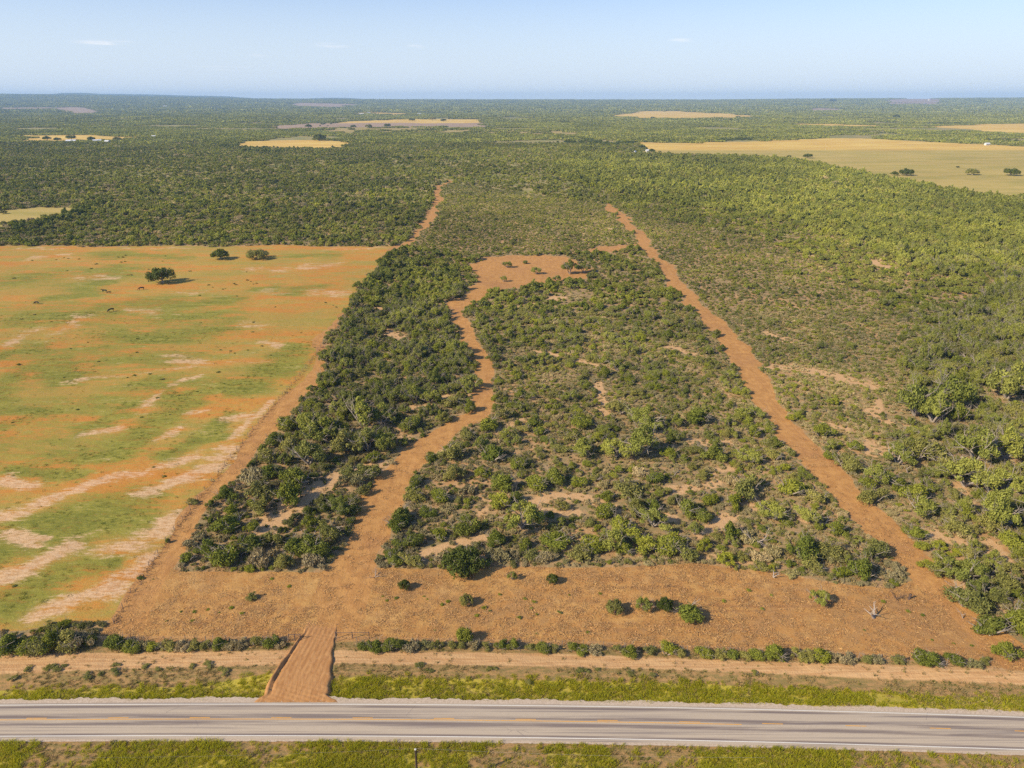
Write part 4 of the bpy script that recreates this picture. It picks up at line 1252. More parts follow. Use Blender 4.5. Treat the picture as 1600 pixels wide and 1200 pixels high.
# hedge along the front fence, placed one by one: u, v of its foot, half width in px, kind
HL = [(-14, 1018, 22, 'bush'), (14, 1016, 22, 'bush'), (45, 1019, 20, 'bush'), (68, 1020, 19, 'olive'), (84, 1012, 21, 'bush'), (108, 1014, 22, 'olive'), (128, 1012, 19, 'grey'), (140, 1006, 14, 'bush'),
      (180, 1012, 18, 'bush'), (205, 1013, 16, 'bush'), (222, 1012, 13, 'grey'), (243, 1014, 12, 'bright'), (262, 1013, 14, 'olive'), (284, 1012, 13, 'grey'), (302, 1012, 12, 'olive'), (320, 1010, 11, 'olive'), (340, 1010, 15, 'bush'), (362, 1009, 12, 'grey'),
      (380, 1009, 12, 'grey'), (400, 1008, 11, 'olive'), (420, 1009, 14, 'bush'), (440, 1008, 10, 'grey')]
HR = [(566, 1012, 12, 'bush'), (588, 1013, 15, 'bush'), (606, 1013, 16, 'bush'), (624, 1013, 13, 'bush'), (645, 1012, 13, 'grey'), (664, 1012, 12, 'grey'), (682, 1012, 10, 'olive'), (706, 1010, 9, 'olive'), (718, 1010, 10, 'olive'),
      (742, 1011, 11, 'grey'), (760, 1012, 8, 'olive'), (784, 1013, 12, 'bush'), (803, 1013, 12, 'bush'), (828, 1013, 9, 'olive'), (848, 1018, 14, 'bush'), (866, 1015, 9, 'olive'), (895, 1016, 12, 'bush'),
      (912, 1017, 13, 'bush'), (930, 1018, 12, 'grey'), (968, 1018, 9, 'olive'), (984, 1021, 15, 'bush'), (1016, 1020, 12, 'olive'), (1042, 1022, 16, 'bright'), (1064, 1022, 10, 'olive'),
      (1103, 1026, 15, 'bush'), (1124, 1026, 12, 'olive'), (1146, 1026, 13, 'bush'), (1168, 1027, 12, 'olive'), (1182, 1029, 15, 'bush'), (1218, 1029, 19, 'bush'), (1250, 1028, 14, 'olive'), (1263, 1030, 13, 'olive'),
      (1284, 1031, 17, 'bright'), (1310, 1032, 12, 'grey'), (1330, 1032, 12, 'grey'), (1352, 1032, 11, 'olive'), (1372, 1033, 11, 'grey'), (1402, 1033, 11, 'olive'), (1436, 1035, 17, 'bush'), (1462, 1037, 19, 'bush'),
      (1494, 1038, 15, 'bush'), (1520, 1039, 12, 'grey'), (1540, 1036, 9, 'olive')]
prng = random.Random(4)
def put_px(name, kd, u_, v_, hw, hf=1.0, variant=None):
    X, Y = G(u_, v_)
    X, Y = float(X), float(Y)
    R0 = hw / FPX * depth(Y) * 1.2
    vv = prng.randrange(NVAR) if variant is None else variant
    crown, stem = OAKS[3 if vv % 2 else 1] if kd == 'oak' else PARTS[kd, vv]
    loc = (X, Y, float(height(X, Y)) - .03); scl = (R0, R0, R0 * hf)
    rz = prng.random() * 6.28
    if stem is None:
        o = bpy.data.objects.new(name, WHOLE[kd, vv, 0]); o.location = loc; o.scale = scl; o.rotation_euler = (0, 0, rz)
        COL.objects.link(o)
        return o
    return put(name, crown, stem, loc, rz, scl, 'trunk' if kd in ('mesquite', 'oak') else 'stem')
DESC = {'bush': 'dark green hedge bush', 'olive': 'dull olive hedge bush', 'grey': 'grey leafless hedge bush', 'bright': 'bright green hedge bush'}
for (lst, side, cnt_from) in ((HL, 'hedge left of the driveway', 'from the left'), (HR, 'hedge right of the driveway', 'from the driveway')):
    for i, (u_, v_, hw, kd) in enumerate(lst):
        tallish = 1.25 if (lst is HL and i < 8) else .92
        o = put_px('hedge_bush', kd, u_, v_, hw, tallish * prng.uniform(.85, 1.15))
        tag(o, '%s, %s plant %s in the %s' % (DESC[kd], ordinal(i), cnt_from, side), 'hedge bush', 'hedge bushes along the front fence')

# small trees left standing on the cleared strip
LONE = [(393, 936, 9, 'olive', 1.1, 'small grey green tree alone on the left of the cleared strip'),
        (632, 921, 9, 'oak', 1.7, 'small pale tree on the cleared strip beside the winding track mouth'),
        (729, 945, 10, 'oak', 1.7, 'small dark round tree in the middle of the cleared strip'),
        (727, 1003, 15, 'bush', 1.6, 'dark round tree standing in the hedge with its shadow on the dirt'),
        (800, 905, 7, 'mesquite', 1.6, 'thin sparse sapling on the cleared strip close to the brush edge'),
        (863, 911, 9, 'oak', 1.6, 'small round headed tree right of the thin sapling near the brush'),
        (961, 956, 13, 'oak', 1.5, 'grey green tree at the left end of the row of four'),
        (1006, 953, 12, 'mesquite', 1.3, 'light green tree second in the row of four on the strip'),
        (1037, 952, 13, 'oak', 1.4, 'olive tree third in the row of four on the strip'),
        (1070, 958, 25, 'bush', .85, 'largest dark green tree at the right end of the row of four'),
        (1279, 942, 15, 'mesquite', 1.1, 'sparse feathery mesquite on the right half of the cleared strip'),
        (722, 890, 32, 'oak', .95, 'wide dark green tree with visible trunk at the brush front edge'),
        (263, 848, 5, 'bush', 1.5, 'small upright bush by the pasture fence with a long shadow'),
        (300, 787, 10, 'olive', .7, 'low spreading olive bush on the pasture fence line'),
        (218, 905, 6, 'bush', .7, 'dark low bush by the pasture fence above its corner'),
        (425, 905, 4, 'bright', .5, 'tiny green sprout clump under the left thicket'),
        (792, 418, 7, 'mesquite', 1.2, 'pale mesquite on the left part of the upper clearing'),
        (820, 412, 5, 'bush', 1.1, 'dark small tree at the back of the upper clearing'),
        (787, 440, 5, 'mesquite', 1.5, 'sparse sapling on the front edge of the upper clearing'),
        (838, 428, 7, 'mesquite', 1.3, 'thin crowned mesquite in the middle of the upper clearing'),
        (890, 428, 12, 'mesquite', 1.3, 'leaning wide mesquite at the right side of the upper clearing'),
        (912, 426, 10, 'mesquite', 1.2, 'mesquite at the right end of the upper clearing beside brush'),
        (870, 440, 6, 'mesquite', 1.4, 'pale thin mesquite at the lower right of the upper clearing')]
for (u_, v_, hw, kd, hf, lab) in LONE:
    o = put_px('small_tree' if hf > 1 else 'lone_bush', kd, u_, v_, hw, hf)
    tag(o, lab, 'tree' if hf > 1 else 'bush', 'small trees on the cleared ground')

# low sprouts on the cleared strip
SPR = [(282, 956), (303, 957), (325, 953), (343, 957), (362, 950), (378, 960), (261, 970), (300, 970), (452, 917), (240, 906), (598, 932), (604, 938), (620, 935), (663, 932), (668, 937), (692, 944), (700, 940), (780, 930), (820, 935), (830, 950), (834, 942), (812, 965), (840, 960),
       (838, 990), (872, 955), (890, 930), (938, 928), (875, 958), (918, 988), (1170, 923), (1190, 952), (1205, 930), (1418, 955), (1440, 960), (1456, 1000), (1490, 1005), (1520, 1010), (1380, 940), (755, 950), (765, 955), (745, 962), (1130, 940), (1350, 985), (680, 985)]
for i, (u_, v_) in enumerate(SPR):
    o = put_px('sprout', 'bright' if i % 3 else 'bush', u_, v_, prng.uniform(2.2, 4.6), .55)
    side = 'left of the driveway' if u_ < 470 else ('right of the driveway' if u_ < 900 else 'in the right half')
    tag(o, 'low green sprout on cleared strip, %s from left, %s' % (ordinal(sorted(p[0] + p[1] * .001 for p in SPR).index(u_ + v_ * .001)), side), 'sprout', 'sprouts on the cleared strip')

# weeds in the verge
VW = [(44, 1047), (76, 1044), (88, 1045), (99, 1042), (158, 1053), (138, 1056), (180, 1050), (226, 1041), (248, 1046), (182, 1040), (325, 1040), (345, 1045), (350, 1052), (300, 1042), (768, 1046), (825, 1066), (935, 1048), (910, 1049), (984, 1053), (1020, 1055), (1178, 1052), (655, 1042), (672, 1048), (20, 1060)]
for i, (u_, v_) in enumerate(VW):
    o = put_px('weed_clump', 'olive', u_, v_, prng.uniform(5, 9), .5)
    tag(o, 'dark low weed clump on the brown verge, %s one from the left' % ordinal(sorted(p[0] for p in VW).index(u_)), 'weed', 'weed clumps on the verge')

# clumps dotted over the pasture
PWEED = [(50, 407), (88, 406), (100, 403), (106, 404), (123, 405), (185, 402), (192, 402), (196, 399), (190, 410), (195, 409), (21, 435), (105, 423), (200, 430), (205, 430), (40, 472), (34, 499), (52, 500), (80, 503), (54, 492),
         (254, 408), (232, 421), (296, 424), (258, 400), (325, 446), (332, 449), (349, 452), (352, 451), (366, 443), (368, 445), (386, 438), (392, 440), (396, 444), (400, 443), (385, 425), (312, 462), (370, 463), (508, 473), (520, 477), (525, 480),
         (396, 504), (395, 519), (470, 520), (345, 547), (360, 549), (367, 552), (386, 547), (409, 541), (423, 555), (284, 522), (213, 551), (214, 530), (200, 590), (208, 587), (234, 585), (254, 593), (342, 582), (307, 612), (120, 640), (246, 622), (222, 652), (20, 660),
         (266, 648), (240, 730), (255, 745), (160, 930), (22, 916), (100, 590), (82, 528), (110, 545), (137, 535), (155, 565), (30, 570), (18, 497), (430, 480), (150, 413), (142, 420), (388, 402)]
PWEED = sorted(PWEED, key=lambda p: (p[1] // 40, p[0]))
rowc = {}
for (u_, v_) in PWEED:
    b = v_ // 40
    j = rowc.get(b, 0); rowc[b] = j + 1
    o = put_px('pasture_shrub', prng.choice(['bush', 'bush', 'olive']), u_, v_, prng.uniform(1.4, 2.8) * (1.0 if v_ < 560 else 1.4), .5)
    tag(o, 'small dark clump on the pasture, %s from left in %s band from its back' % (ordinal(j), ordinal(b - 9)), 'pasture clump', 'clumps dotted over the pasture')

# big pasture oaks and the trees of the far fields
def put_oak(u_, v_, hw, hf, variant, lab, group=None):
    X, Y = (float(q) for q in G(u_, v_))
    R0 = hw / FPX * depth(Y)
    o = put('oak_tree', OAKS[variant][0], OAKS[variant][1], (X, Y, float(height(X, Y)) - .05), prng.random() * 6.28, (R0, R0, R0 * hf), 'trunk')
    tag(o, lab, 'tree', group)
put_oak(254, 442, 22, 1.2, 0, 'large dark oak standing alone in the left pasture near the cows')
put_oak(345, 405, 16, 1.05, 1, 'rounded oak at the back of the pasture, left of its twin')
put_oak(404, 404, 20, .80, 3, 'wide grey green oak at the back of the pasture, right of its twin')
FT = [(1262, 247, 8, 'low bushy tree at the near left of the big golden field'), (1397, 274, 7, 'small tree beside a wider one at the edge of the golden field'),
      (1416, 274, 12, 'wide tree with pale ground shadow near the golden field edge'), (1519, 273, 11, 'lone round tree out on the tan part of the golden field'),
      (1579, 274, 13, 'wide bushy tree at the far right of the golden field'), (1018, 238, 6, 'dark tree beside the white shed at the field corner'),
      (1003, 232, 6, 'light tree behind the white shed at the field corner'), (1031, 238, 3, 'smallest tree right of the white shed'), (1233, 246, 4, 'tiny tree left of the bushy tree in the golden field'),
      (499, 220, 11, 'large dark tree standing in the small golden field'), (644, 190, 5, 'first of three dark trees on the distant pale field'), (676, 189, 6, 'middle of three dark trees on the distant pale field'),
      (693, 191, 5, 'third of three dark trees on the distant pale field'), (482, 200, 6, 'dark tree at the left end of the plowed field'), (552, 200, 5, 'dark tree below the pale field, left one'),
      (576, 200, 6, 'dark tree below the pale field, middle one'), (606, 199, 6, 'dark tree below the pale field, right one'), (74, 219, 7, 'dark tree left of the far farm buildings'), (90, 220, 6, 'dark tree second left of the far farm buildings'),
      (184, 220, 7, 'round dark tree right of the far farm buildings'), (112, 218, 8, 'dark tree behind the far farm buildings'), (143, 220, 7, 'dark tree among the far farm buildings'), (1020, 187, 4, 'dark tree on the near edge of the distant ridge field'),
      (1038, 176, 3, 'dark tree on top of the distant ridge field'), (1153, 186, 4, 'dark tree at the right end of the distant ridge field'), (1400, 186, 6, 'dark clump of tree in the far right woods'), (1300, 168, 6, 'dark tree mass near the far right horizon'),
      (6, 334, 6, 'tree at the left frame edge in the small golden field'), (1496, 262, 3, 'tiny bush alone on the tan part of the golden field')]
for i, (u_, v_, hw, lab) in enumerate(FT):
    put_oak(u_, v_, hw, .95, i % 4, lab, 'trees of the far fields')

# ------------------------------------------------------------------ dead trees and stumps
def dead(seed, trunks, L, r, lvl, spread):
    rng = np.random.RandomState(seed)
    V, F = [], []
    for i in range(trunks):
        a = rng.rand() * 6.28
        branch(V, F, rng, (.1 * math.cos(a), .1 * math.sin(a), -.1), (spread * math.cos(a), spread * math.sin(a), 1), L, r, lvl, 6, .55)
    return V, F
DT = []
for s_, tr, L, r0, lv, spd in ((1, 3, 2.0, .16, 3, .9), (2, 2, 1.8, .18, 2, .7), (3, 1, 2.0, .22, 2, .4), (4, 4, 1.3, .10, 3, 1.1), (5, 2, 1.6, .2, 1, .5)):
    V, F = dead(s_, tr, L, r0, lv, spd)
    DT.append(mesh_from('dead_tree', [(np.array(V), np.array(F), M_DEAD, None)]))
DEADS = [(1180, 848, 0, 1.25, 'big bleached dead tree above the cleared strip, widest of the dead trees'), (1290, 818, 1, .8, 'white forked dead tree beside the right dirt lane'), (1296, 850, 3, .9, 'bleached fallen branches under the white forked dead tree'),
         (930, 752, 1, .75, 'white forked trunk in the middle thicket'), (1053, 745, 2, .6, 'thin white snag in the middle thicket, right of the forked trunk'), (1208, 902, 4, .8, 'twisted pale stump at the back edge of the cleared strip'),
         (1430, 828, 3, 1.1, 'tangle of pale branches right of the right dirt lane'), (1480, 826, 1, .7, 'small dead tree in the scrub at right'), (1418, 738, 2, .9, 'pale leaning snag in the right scrub by a bare patch'),
         (586, 902, 3, .8, 'grey dead shrub at the corner where the winding track starts'), (1555, 792, 0, 1.0, 'dead tree with long pale limbs at far right'), (1528, 655, 3, 1.2, 'mauve grey leafless tree in the right woods'),
         (1497, 718, 1, 1.0, 'dead wood in a gap of the right woods'), (1585, 822, 1, 1.1, 'pale limbed dead tree at the right frame edge'), (1537, 890, 4, .7, 'curved bleached log standing in the right scrub'), (577, 684, 3, .8, 'white branches in front of the left thicket'),
         (477, 668, 2, .6, 'small white snag on the left thicket edge'), (1366, 966, 4, 1.25, 'forked grey snag standing alone on the cleared strip'), (830, 872, 3, .7, 'grey twiggy dead tree behind the wide dark green tree'),
         (1505, 966, 2, .6, 'short pale trunk at the end of the right dirt lane'), (1455, 615, 1, 1.0, 'white forked snag high in the right woods'), (1345, 690, 3, .7, 'small tangle of dead twigs by the right bare patch'), (1510, 560, 1, 1.1, 'distant white snag in the right woods'),
         (1048, 916, 3, .55, 'dark brush pile lying flat on the cleared strip'), (1400, 935, 3, .8, 'brown dead branches at the corner of the right dirt lane')]
for (u_, v_, k_, s_, lab) in DEADS:
    X, Y = (float(q) for q in G(u_, v_))
    me = DT[k_]
    if 'dark brush' in lab or 'brown dead' in lab:
        me = me.copy(); me.materials[0] = M_CHAR
    o = bpy.data.objects.new('dead_tree' if 'stump' not in lab and 'pile' not in lab else ('stump' if 'stump' in lab else 'brush_pile'), me)
    o.location = (X, Y, 0); o.rotation_euler = (0, 0, prng.random() * 6.28); o.scale = (s_, s_, s_ * (.4 if 'flat' in lab or 'fallen' in lab else 1))
    COL.objects.link(o)
    tag(o, lab, 'dead tree' if o.name.startswith('dead') else o.name.split('.')[0].replace('_', ' '))
V, F = [], []
tube(V, F, (0, 0, -.1), (.25, .1, 1.1), .24, .19, 9); tube(V, F, (.25, .1, 1.1), (.27, .1, 1.12), .19, .02, 9)
o = simple_mesh('stump', V, F, M_CHAR)
X, Y = (float(q) for q in G(1420, 936)); o.location = (X, Y, 0)
tag(o, 'short dark charred stump at the right end of the cleared strip', 'stump')

# ------------------------------------------------------------------ fences
MW = bark_mat('fence_post_wood', (.20, .15, .11), (.33, .26, .19))
MWIRE, t = new_mat('fence_wire'); finish(t, (.30, .27, .24), .5)
MPIPE, t = new_mat('pipe_steel'); finish(t, (.12, .09, .08), .5)
def post_mesh(r0, h, m):
    V, F = [], []
    tube(V, F, (0, 0, -.3), (0.01, 0.02, h), r0, r0 * .9, 7); tube(V, F, (.01, .02, h), (.01, .02, h + .03), r0 * .9, .01, 7)
    return mesh_from('post', [(np.array(V), np.array(F), m, None)])
PM = post_mesh(.06, 1.25, MW)
def fence(pts, step, lab, brush=False):
    Pw = W(pts)
    root = thing('wire_fence', (float(Pw[0, 0]), float(Pw[0, 1]), 0))
    tag(root, lab, 'fence')
    d = np.r_[0, np.cumsum(np.hypot(*np.diff(Pw, axis=0).T))]
    nn = int(d[-1] / step)
    xs, ys_ = np.interp(np.arange(nn + 1) * step, d, Pw[:, 0]), np.interp(np.arange(nn + 1) * step, d, Pw[:, 1])
    for i in range(min(nn + 1, 99)):
        c = bpy.data.objects.new('post', PM); c.parent = root
        c.location = (xs[i] - Pw[0, 0], ys_[i] - Pw[0, 1], 0); c.rotation_euler = (prng.uniform(-.05, .05), prng.uniform(-.05, .05), 0)
        COL.objects.link(c)
    V, F = [], []
    for z in (.35, .65, .95, 1.18):
        for i in range(nn):
            tube(V, F, (xs[i] - Pw[0, 0], ys_[i] - Pw[0, 1], z), (xs[i + 1] - Pw[0, 0], ys_[i + 1] - Pw[0, 1], z), .006, .006, 3)
    simple_mesh('wire', V, F, MWIRE, root)
FENCE_L = [(178, 975), (210, 918), (268, 835), (310, 780), (398, 668), (470, 585), (520, 517), (568, 452), (610, 388)]
fence(FENCE_L, 4.2, 'wire fence with wooden posts running up between the pasture and the left lane')
fence([(-30, 1003), (150, 1003), (452, 1003)], 3.5, 'wire fence hidden in the hedge left of the driveway')
fence([(526, 1003), (900, 1010), (1300, 1027), (1548, 1042)], 3.5, 'wire fence in the hedge right of the driveway')
def pipe_brace(u0, u1, v, lab):
    a, b = W([(u0, v), (u1, v)])
    root = thing('pipe_brace', (float(a[0]), float(a[1]), 0)); tag(root, lab, 'fence brace')
    dx, dy = b - a
    for q in (0, .5, 1):
        V, F = [], []; tube(V, F, (0, 0, -.3), (0, 0, 1.45), .07, .07, 8); tube(V, F, (0, 0, 1.45), (0, 0, 1.47), .07, .01, 8)
        c = simple_mesh('post', V, F, MPIPE, root); c.location = (dx * q, dy * q, 0)
    V, F = [], []
    tube(V, F, (0, 0, 1.3), (dx, dy, 1.3), .045, .045, 7); 
    simple_mesh('rail', V, F, MPIPE, root)
pipe_brace(525, 577, 998, 'dark pipe fence brace at the right side of the driveway top')
pipe_brace(452, 470, 1001, 'short dark pipe fence brace at the left side of the driveway top')

# debris pushed up along the pasture fence
FW = W(FENCE_L); dd = np.r_[0, np.cumsum(np.hypot(*np.diff(FW, axis=0).T))]
V, F = [], []
drng = np.random.RandomState(8)
for i in range(900):
    s_ = drng.rand() ** 1.4 * dd[-1] * .75
    X = np.interp(s_, dd, FW[:, 0]) + drng.normal() * .35 + .3; Y = np.interp(s_, dd, FW[:, 1]) + drng.normal() * .35
    a = drng.rand() * 6.28; L = drng.uniform(.3, 1.3)
    tube(V, F, (X, Y, .05), (X + L * math.cos(a), Y + L * math.sin(a), .05 + drng.rand() * .5), .04, .015, 3)
o = simple_mesh('brush_debris', V, F, M_CHAR)
tag(o, 'dark sticks and debris strewn along the foot of the pasture fence', 'debris', kind='stuff')

# ------------------------------------------------------------------ utility pole south of the road
MPOLE = bark_mat('dark_pole_wood', (.05, .035, .025), (.09, .06, .045))
MCAP, t = new_mat('pole_cap'); finish(t, (.66, .62, .54), .6)  # sunlight on the pole top, put into the cap's pale colour
th = PITCH + math.atan((1170 - 600) / FPX)
PY = (CAM_H - 9.0) / math.tan(th); PXX = (649 - 800) / FPX * (PY * math.cos(PITCH) + (CAM_H - 9) * math.sin(PITCH))
pole = thing('utility_pole', (PXX, PY, 0)); tag(pole, 'tall dark wooden utility pole with a sunlit white cap in the grass south of the road', 'utility pole')
V, F = [], []
for z0, z1, r0, r1 in ((-.5, 3, .17, .155), (3, 6, .155, .14), (6, 8.85, .14, .125)): tube(V, F, (0, 0, z0), (0, 0, z1), r0, r1, 12)
simple_mesh('shaft', V, F, MPOLE, pole, True)
V, F = [], []
tube(V, F, (0, 0, 8.85), (0, 0, 8.95), .13, .13, 12); tube(V, F, (0, 0, 8.95), (0, 0, 9.0), .13, .01, 12); tube(V, F, (0, 0, 8.84), (0, 0, 8.85), .01, .13, 12)
simple_mesh('cap', V, F, MCAP, pole)
V, F = [], []
for s_ in (-1, 1):
    for i in range(16):
        f0, f1 = i / 16, (i + 1) / 16
        z = lambda f: 8.9 - 1.6 * 4 * (f * .5) * (1 - f * .5)
        tube(V, F, (s_ * f0 * 45, 0.15, z(f0)), (s_ * f1 * 45, .15, z(f1)), .008, .008, 3)
wire = simple_mesh('power_line', V, F, MWIRE); wire.location = (PXX, PY, 0)
tag(wire, 'thin overhead wire strung from the pole with the sunlit cap above the roadside grass', 'wire')

# ------------------------------------------------------------------ cows
M_COW, t = new_mat('black_hide'); finish(t, (.012, .010, .010), .6)
M_CALF, t = new_mat('dark_brown_hide'); finish(t, (.03, .018, .012), .6)
def cow_mesh(name, graze, mat, seed):
    """black cow, 2.3 m long, skinned body; head down when grazing"""
    bm_v = [(0, 0, 1.05), (.45, 0, 1.08), (.85, 0, 1.10), (-.45, 0, 1.08), (-.85, 0, 1.12)]
    rad = [.37, .37, .33, .38, .34]
    ed = [(0, 1), (1, 2), (0, 3), (3, 4)]
    def addv(p, r_, par):
        bm_v.append(p); rad.append(r_); ed.append((par, len(bm_v) - 1)); return len(bm_v) - 1
    if graze:
        n1 = addv((1.15, .05, .95), .2, 2); n2 = addv((1.42, .1, .55), .14, n1); h1 = addv((1.55, .12, .30), .13, n2); h2 = addv((1.68, .14, .10), .075, h1)
    else:
        n1 = addv((1.15, .05, 1.28), .2, 2); n2 = addv((1.38, .1, 1.48), .15, n1); h1 = addv((1.60, .15, 1.42), .12, n2); h2 = addv((1.82, .2, 1.28), .075, h1)
    addv((bm_v[n2][0], .26, bm_v[n2][2] + .06), .03, n2); addv((bm_v[n2][0], -.12, bm_v[n2][2] + .06), .03, n2)
    for sy in (-1, 1):
        k1 = addv((.82, sy * .20, .72), .14, 2); k2 = addv((.84 + .05 * sy, sy * .21, .40), .075, k1); k3 = addv((.82 + .08 * sy, sy * .21, .06), .055, k2); addv((.88 + .08 * sy, sy * .21, .02), .05, k3)
        j1 = addv((-.82, sy * .2, .78), .17, 4); j2 = addv((-.70 + .06 * sy, sy * .22, .55), .09, j1); j3 = addv((-.90 + .06 * sy, sy * .22, .36), .06, j2); j4 = addv((-.86 + .06 * sy, sy * .22, .05), .05, j3)
    t1 = addv((-1.12, 0, 1.15), .05, 4); t2 = addv((-1.2, 0, .75), .03, t1); addv((-1.18, 0, .45), .045, t2)
    me = bpy.data.meshes.new(name); me.from_pydata(bm_v, ed, []); me.update()
    o = bpy.data.objects.new(name, me); COL.objects.link(o)
    sk = o.modifiers.new('skin', 'SKIN')
    for i, sv_ in enumerate(me.skin_vertices[0].data):
        sv_.radius = (rad[i] * .82, rad[i] * .82); sv_.use_root = (i == 0)
    ss_ = o.modifiers.new('smooth', 'SUBSURF'); ss_.levels = ss_.render_levels = 1
    dg = bpy.context.evaluated_depsgraph_get()
    out = bpy.data.meshes.new_from_object(o.evaluated_get(dg))
    bpy.data.objects.remove(o)
    out.materials.clear(); out.materials.append(mat)
    out.polygons.foreach_set('use_smooth', np.ones(len(out.polygons), bool))
    return out
CG, CS_, CC_ = cow_mesh('cow', True, M_COW, 1), cow_mesh('cow', False, M_COW, 2), cow_mesh('cow', False, M_CALF, 3)
for (u_, v_, me, rz, s_, lab) in ((164, 457, CS_, 3.0, 1.1, 'black cow on the left pasture with a calf close beside it'), (170, 458.5, CC_, .5, .72, 'small dark calf standing against the black cow'),
                                 (221.5, 453, CG, 3.6, 1.1, 'black cow grazing nearest to the big pasture oak'), (58, 475.5, CG, 2.9, 1.05, 'black cow grazing alone at far left of the pasture'),
                                 (174, 487, CG, 4.1, 1.15, 'black cow on the greenest grass, nearest of the herd')):
    X, Y = (float(q) for q in G(u_, v_))
    o = bpy.data.objects.new('cow', me); o.location = (X, Y, 0); o.rotation_euler = (0, 0, rz); o.scale = (s_, s_, s_)
    COL.objects.link(o)
    tag(o, lab, 'cow', 'cows in the left pasture')

# ------------------------------------------------------------------ far farm buildings
MWALL, t = new_mat('pale_siding'); finish(t, (.72, .68, .60), .8)
MROOF, t = new_mat('metal_roof'); finish(t, (.66, .66, .66), .4)
MROOFR, t = new_mat('rusty_roof'); finish(t, (.42, .2, .14), .6)
MGLASS, t = new_mat('window_glass'); finish(t, (.03, .04, .05), .15)
def house(u_, v_, wpx, lab, red=False, rz=0.2):
    X, Y = (float(q) for q in G(u_, v_))
    w = wpx / FPX * depth(Y); d = w * .55; h = max(3.0, w * .22)
    root = thing('farm_building', (X, Y, float(height(X, Y)) + .1), rz); tag(root, lab, 'building', 'far farm buildings')
    a, b = w / 2, d / 2
    V = [(-a, -b, -3), (a, -b, -3), (a, b, -3), (-a, b, -3), (-a, -b, h), (a, -b, h), (a, b, h), (-a, b, h), (-a, 0, h * 1.55), (a, 0, h * 1.55)]
    F = [(0, 1, 5, 4), (1, 2, 6, 9, 5), (2, 3, 7, 6), (3, 0, 4, 8, 7)]
    simple_mesh('wall', V, F, MWALL, root)
    e = w * .04 + .3; z = .12
    V = [(-a - e, -b - e, h - .25), (a + e, -b - e, h - .25), (a + e, 0, h * 1.55 + z), (-a - e, 0, h * 1.55 + z), (a + e, b + e, h - .25), (-a - e, b + e, h - .25)]
    V += [(q[0], q[1], q[2] + .2) for q in V]
    F = [(0, 1, 2, 3), (3, 2, 4, 5), (6, 9, 8, 7), (9, 11, 10, 8), (0, 6, 7, 1), (5, 4, 10, 11), (1, 7, 8, 2), (2, 8, 10, 4), (0, 3, 9, 6), (3, 5, 11, 9)]
    simple_mesh('roof', V, F, MROOFR if red else MROOF, root)
    for q in (-.3, 0, .3):
        s_ = w * .05; dz = h * .5
        if q == 0:
            V = [(-s_, -b - .05, 0), (s_, -b - .05, 0), (s_, -b - .05, h * .7), (-s_, -b - .05, h * .7)]; nm = 'door'
        else:
            V = [(q * w - s_, -b - .05, dz - h * .15), (q * w + s_, -b - .05, dz - h * .15), (q * w + s_, -b - .05, dz + h * .2), (q * w - s_, -b - .05, dz + h * .2)]; nm = 'window'
        simple_mesh(nm, V, [(0, 1, 2, 3)], MGLASS, root)
house(112, 223, 13, 'long white roofed farm building at the left end of the farm')
house(152, 222, 11, 'white roofed house in the middle of the far left farm', rz=.6)
house(168, 223, 8, 'small pale house at the right end of the far left farm', rz=-.4)
house(240, 215, 6, 'tiny pale shed right of the far left farm field')
house(992, 240, 4, 'small white shed at the left corner of the big golden field', rz=.9)
house(1012, 238, 6, 'low pale roofed shed among trees at the field corner')
house(565, 181, 6, 'far house with pale roof at the left end of a pale strip')
house(576, 179, 5, 'far house hidden in dark trees beside the pale strip', rz=.5)
house(655, 180, 6, 'far house at the right end of the pale strip')
house(259, 172, 6, 'distant white house near the left horizon')
house(330, 172.5, 4, 'tiny distant white house right of another near the left horizon')
house(1451, 167, 5, 'distant white building on the red dirt rise near the right horizon', True)
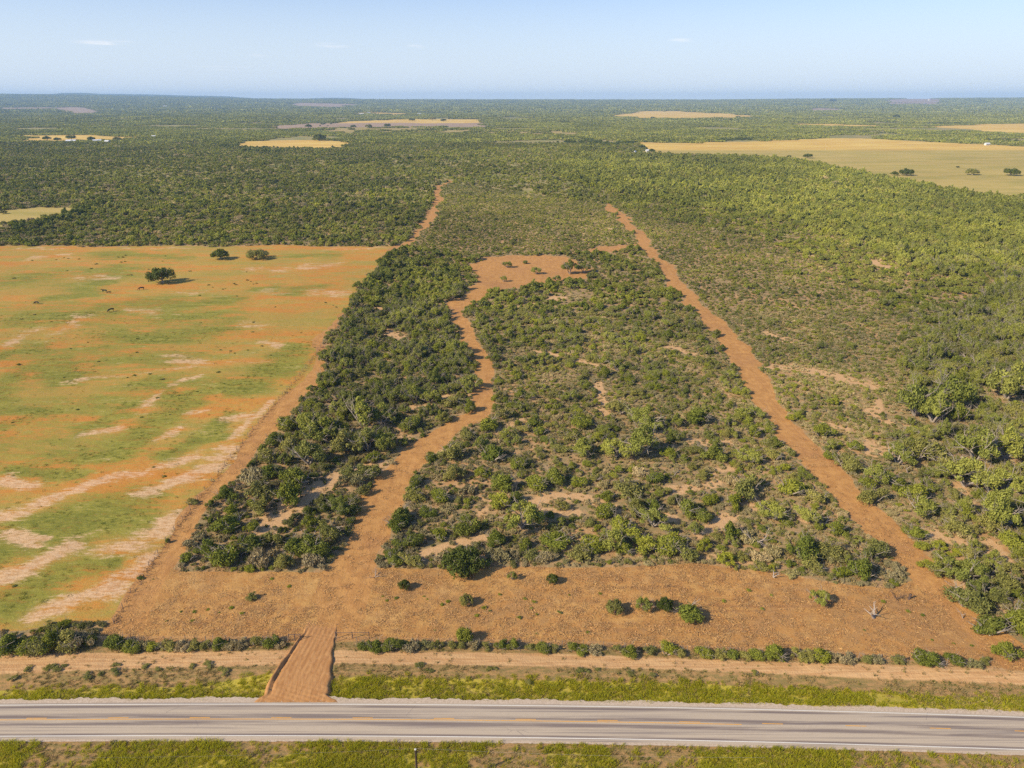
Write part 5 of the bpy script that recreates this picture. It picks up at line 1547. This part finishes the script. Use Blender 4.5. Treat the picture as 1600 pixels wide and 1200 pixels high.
house(590, 165.5, 4, 'tiny distant house on the centre left horizon')
house(1542, 227, 7, 'low white building at the far edge of the big golden field')
house(930, 178, 4, 'tiny distant house left of the ridge field')

# ------------------------------------------------------------------ faint hills beyond
MH, t = new_mat('far_hills'); finish(t, (.10, .12, .08), 1.0)
def hills(us, vs, Yh, name):
    V, F = [], []
    for i, (u_, v_) in enumerate(zip(us, vs)):
        X = (u_ - 800) / FPX * depth(Yh)
        z = CAM_H + (157.0 - v_) / 1190.0 * Yh
        V += [(X, Yh - 500, -.5), (X, Yh, z), (X, Yh + 500, -.5)]
        if i:
            b = 3 * i
            F += [(b - 3, b, b + 1, b - 2), (b - 2, b + 1, b + 2, b - 1)]
    o = simple_mesh(name, V, F, MH, smooth=False); tag(o, kind='structure')
us = np.arange(-200, 1800, 6.0)
base = np.interp(us, [-200, 0, 90, 100, 135, 160, 230, 290, 360, 400, 480, 500, 540, 580, 700, 1100, 1250, 1600, 1800], [148.5, 148.3, 148, 146.5, 146.2, 147.8, 148.6, 150, 151.5, 154.2, 154.6, 153.6, 153.4, 155.6, 156.8, 157.4, 157.2, 155.4, 155.4])
hr = np.random.RandomState(5)
hills(us, base + .35 * np.interp(us, us[::3], hr.rand(len(us[::3]))), 14900, 'distant_hills')

# ------------------------------------------------------------------ haze
bpy.ops.mesh.primitive_cube_add(size=1)
hz = bpy.context.object
hz.name = 'haze'; hz.data.name = 'haze'
hz.scale = (34400, 17900, 224); hz.location = (0, 16300 - 17900 / 2, 224 / 2 - 2.6)
MHZ, t = new_mat('haze')
pv = t.n('ShaderNodeVolumePrincipled', {'Color': (.42, .66, 1.0), 'Density': HAZE_DENSITY, 'Anisotropy': 0.0})
oo = t.n('ShaderNodeOutputMaterial'); t.t.links.new(pv.outputs[0], oo.inputs['Volume'])
hz.data.materials.clear(); hz.data.materials.append(MHZ)
tag(hz, 'thin pale blue air that fades the far woods and hills', 'haze', kind='stuff')
print('INSTANCES', n, 'clusters', len(X) if hasattr(X, '__len__') else 0)
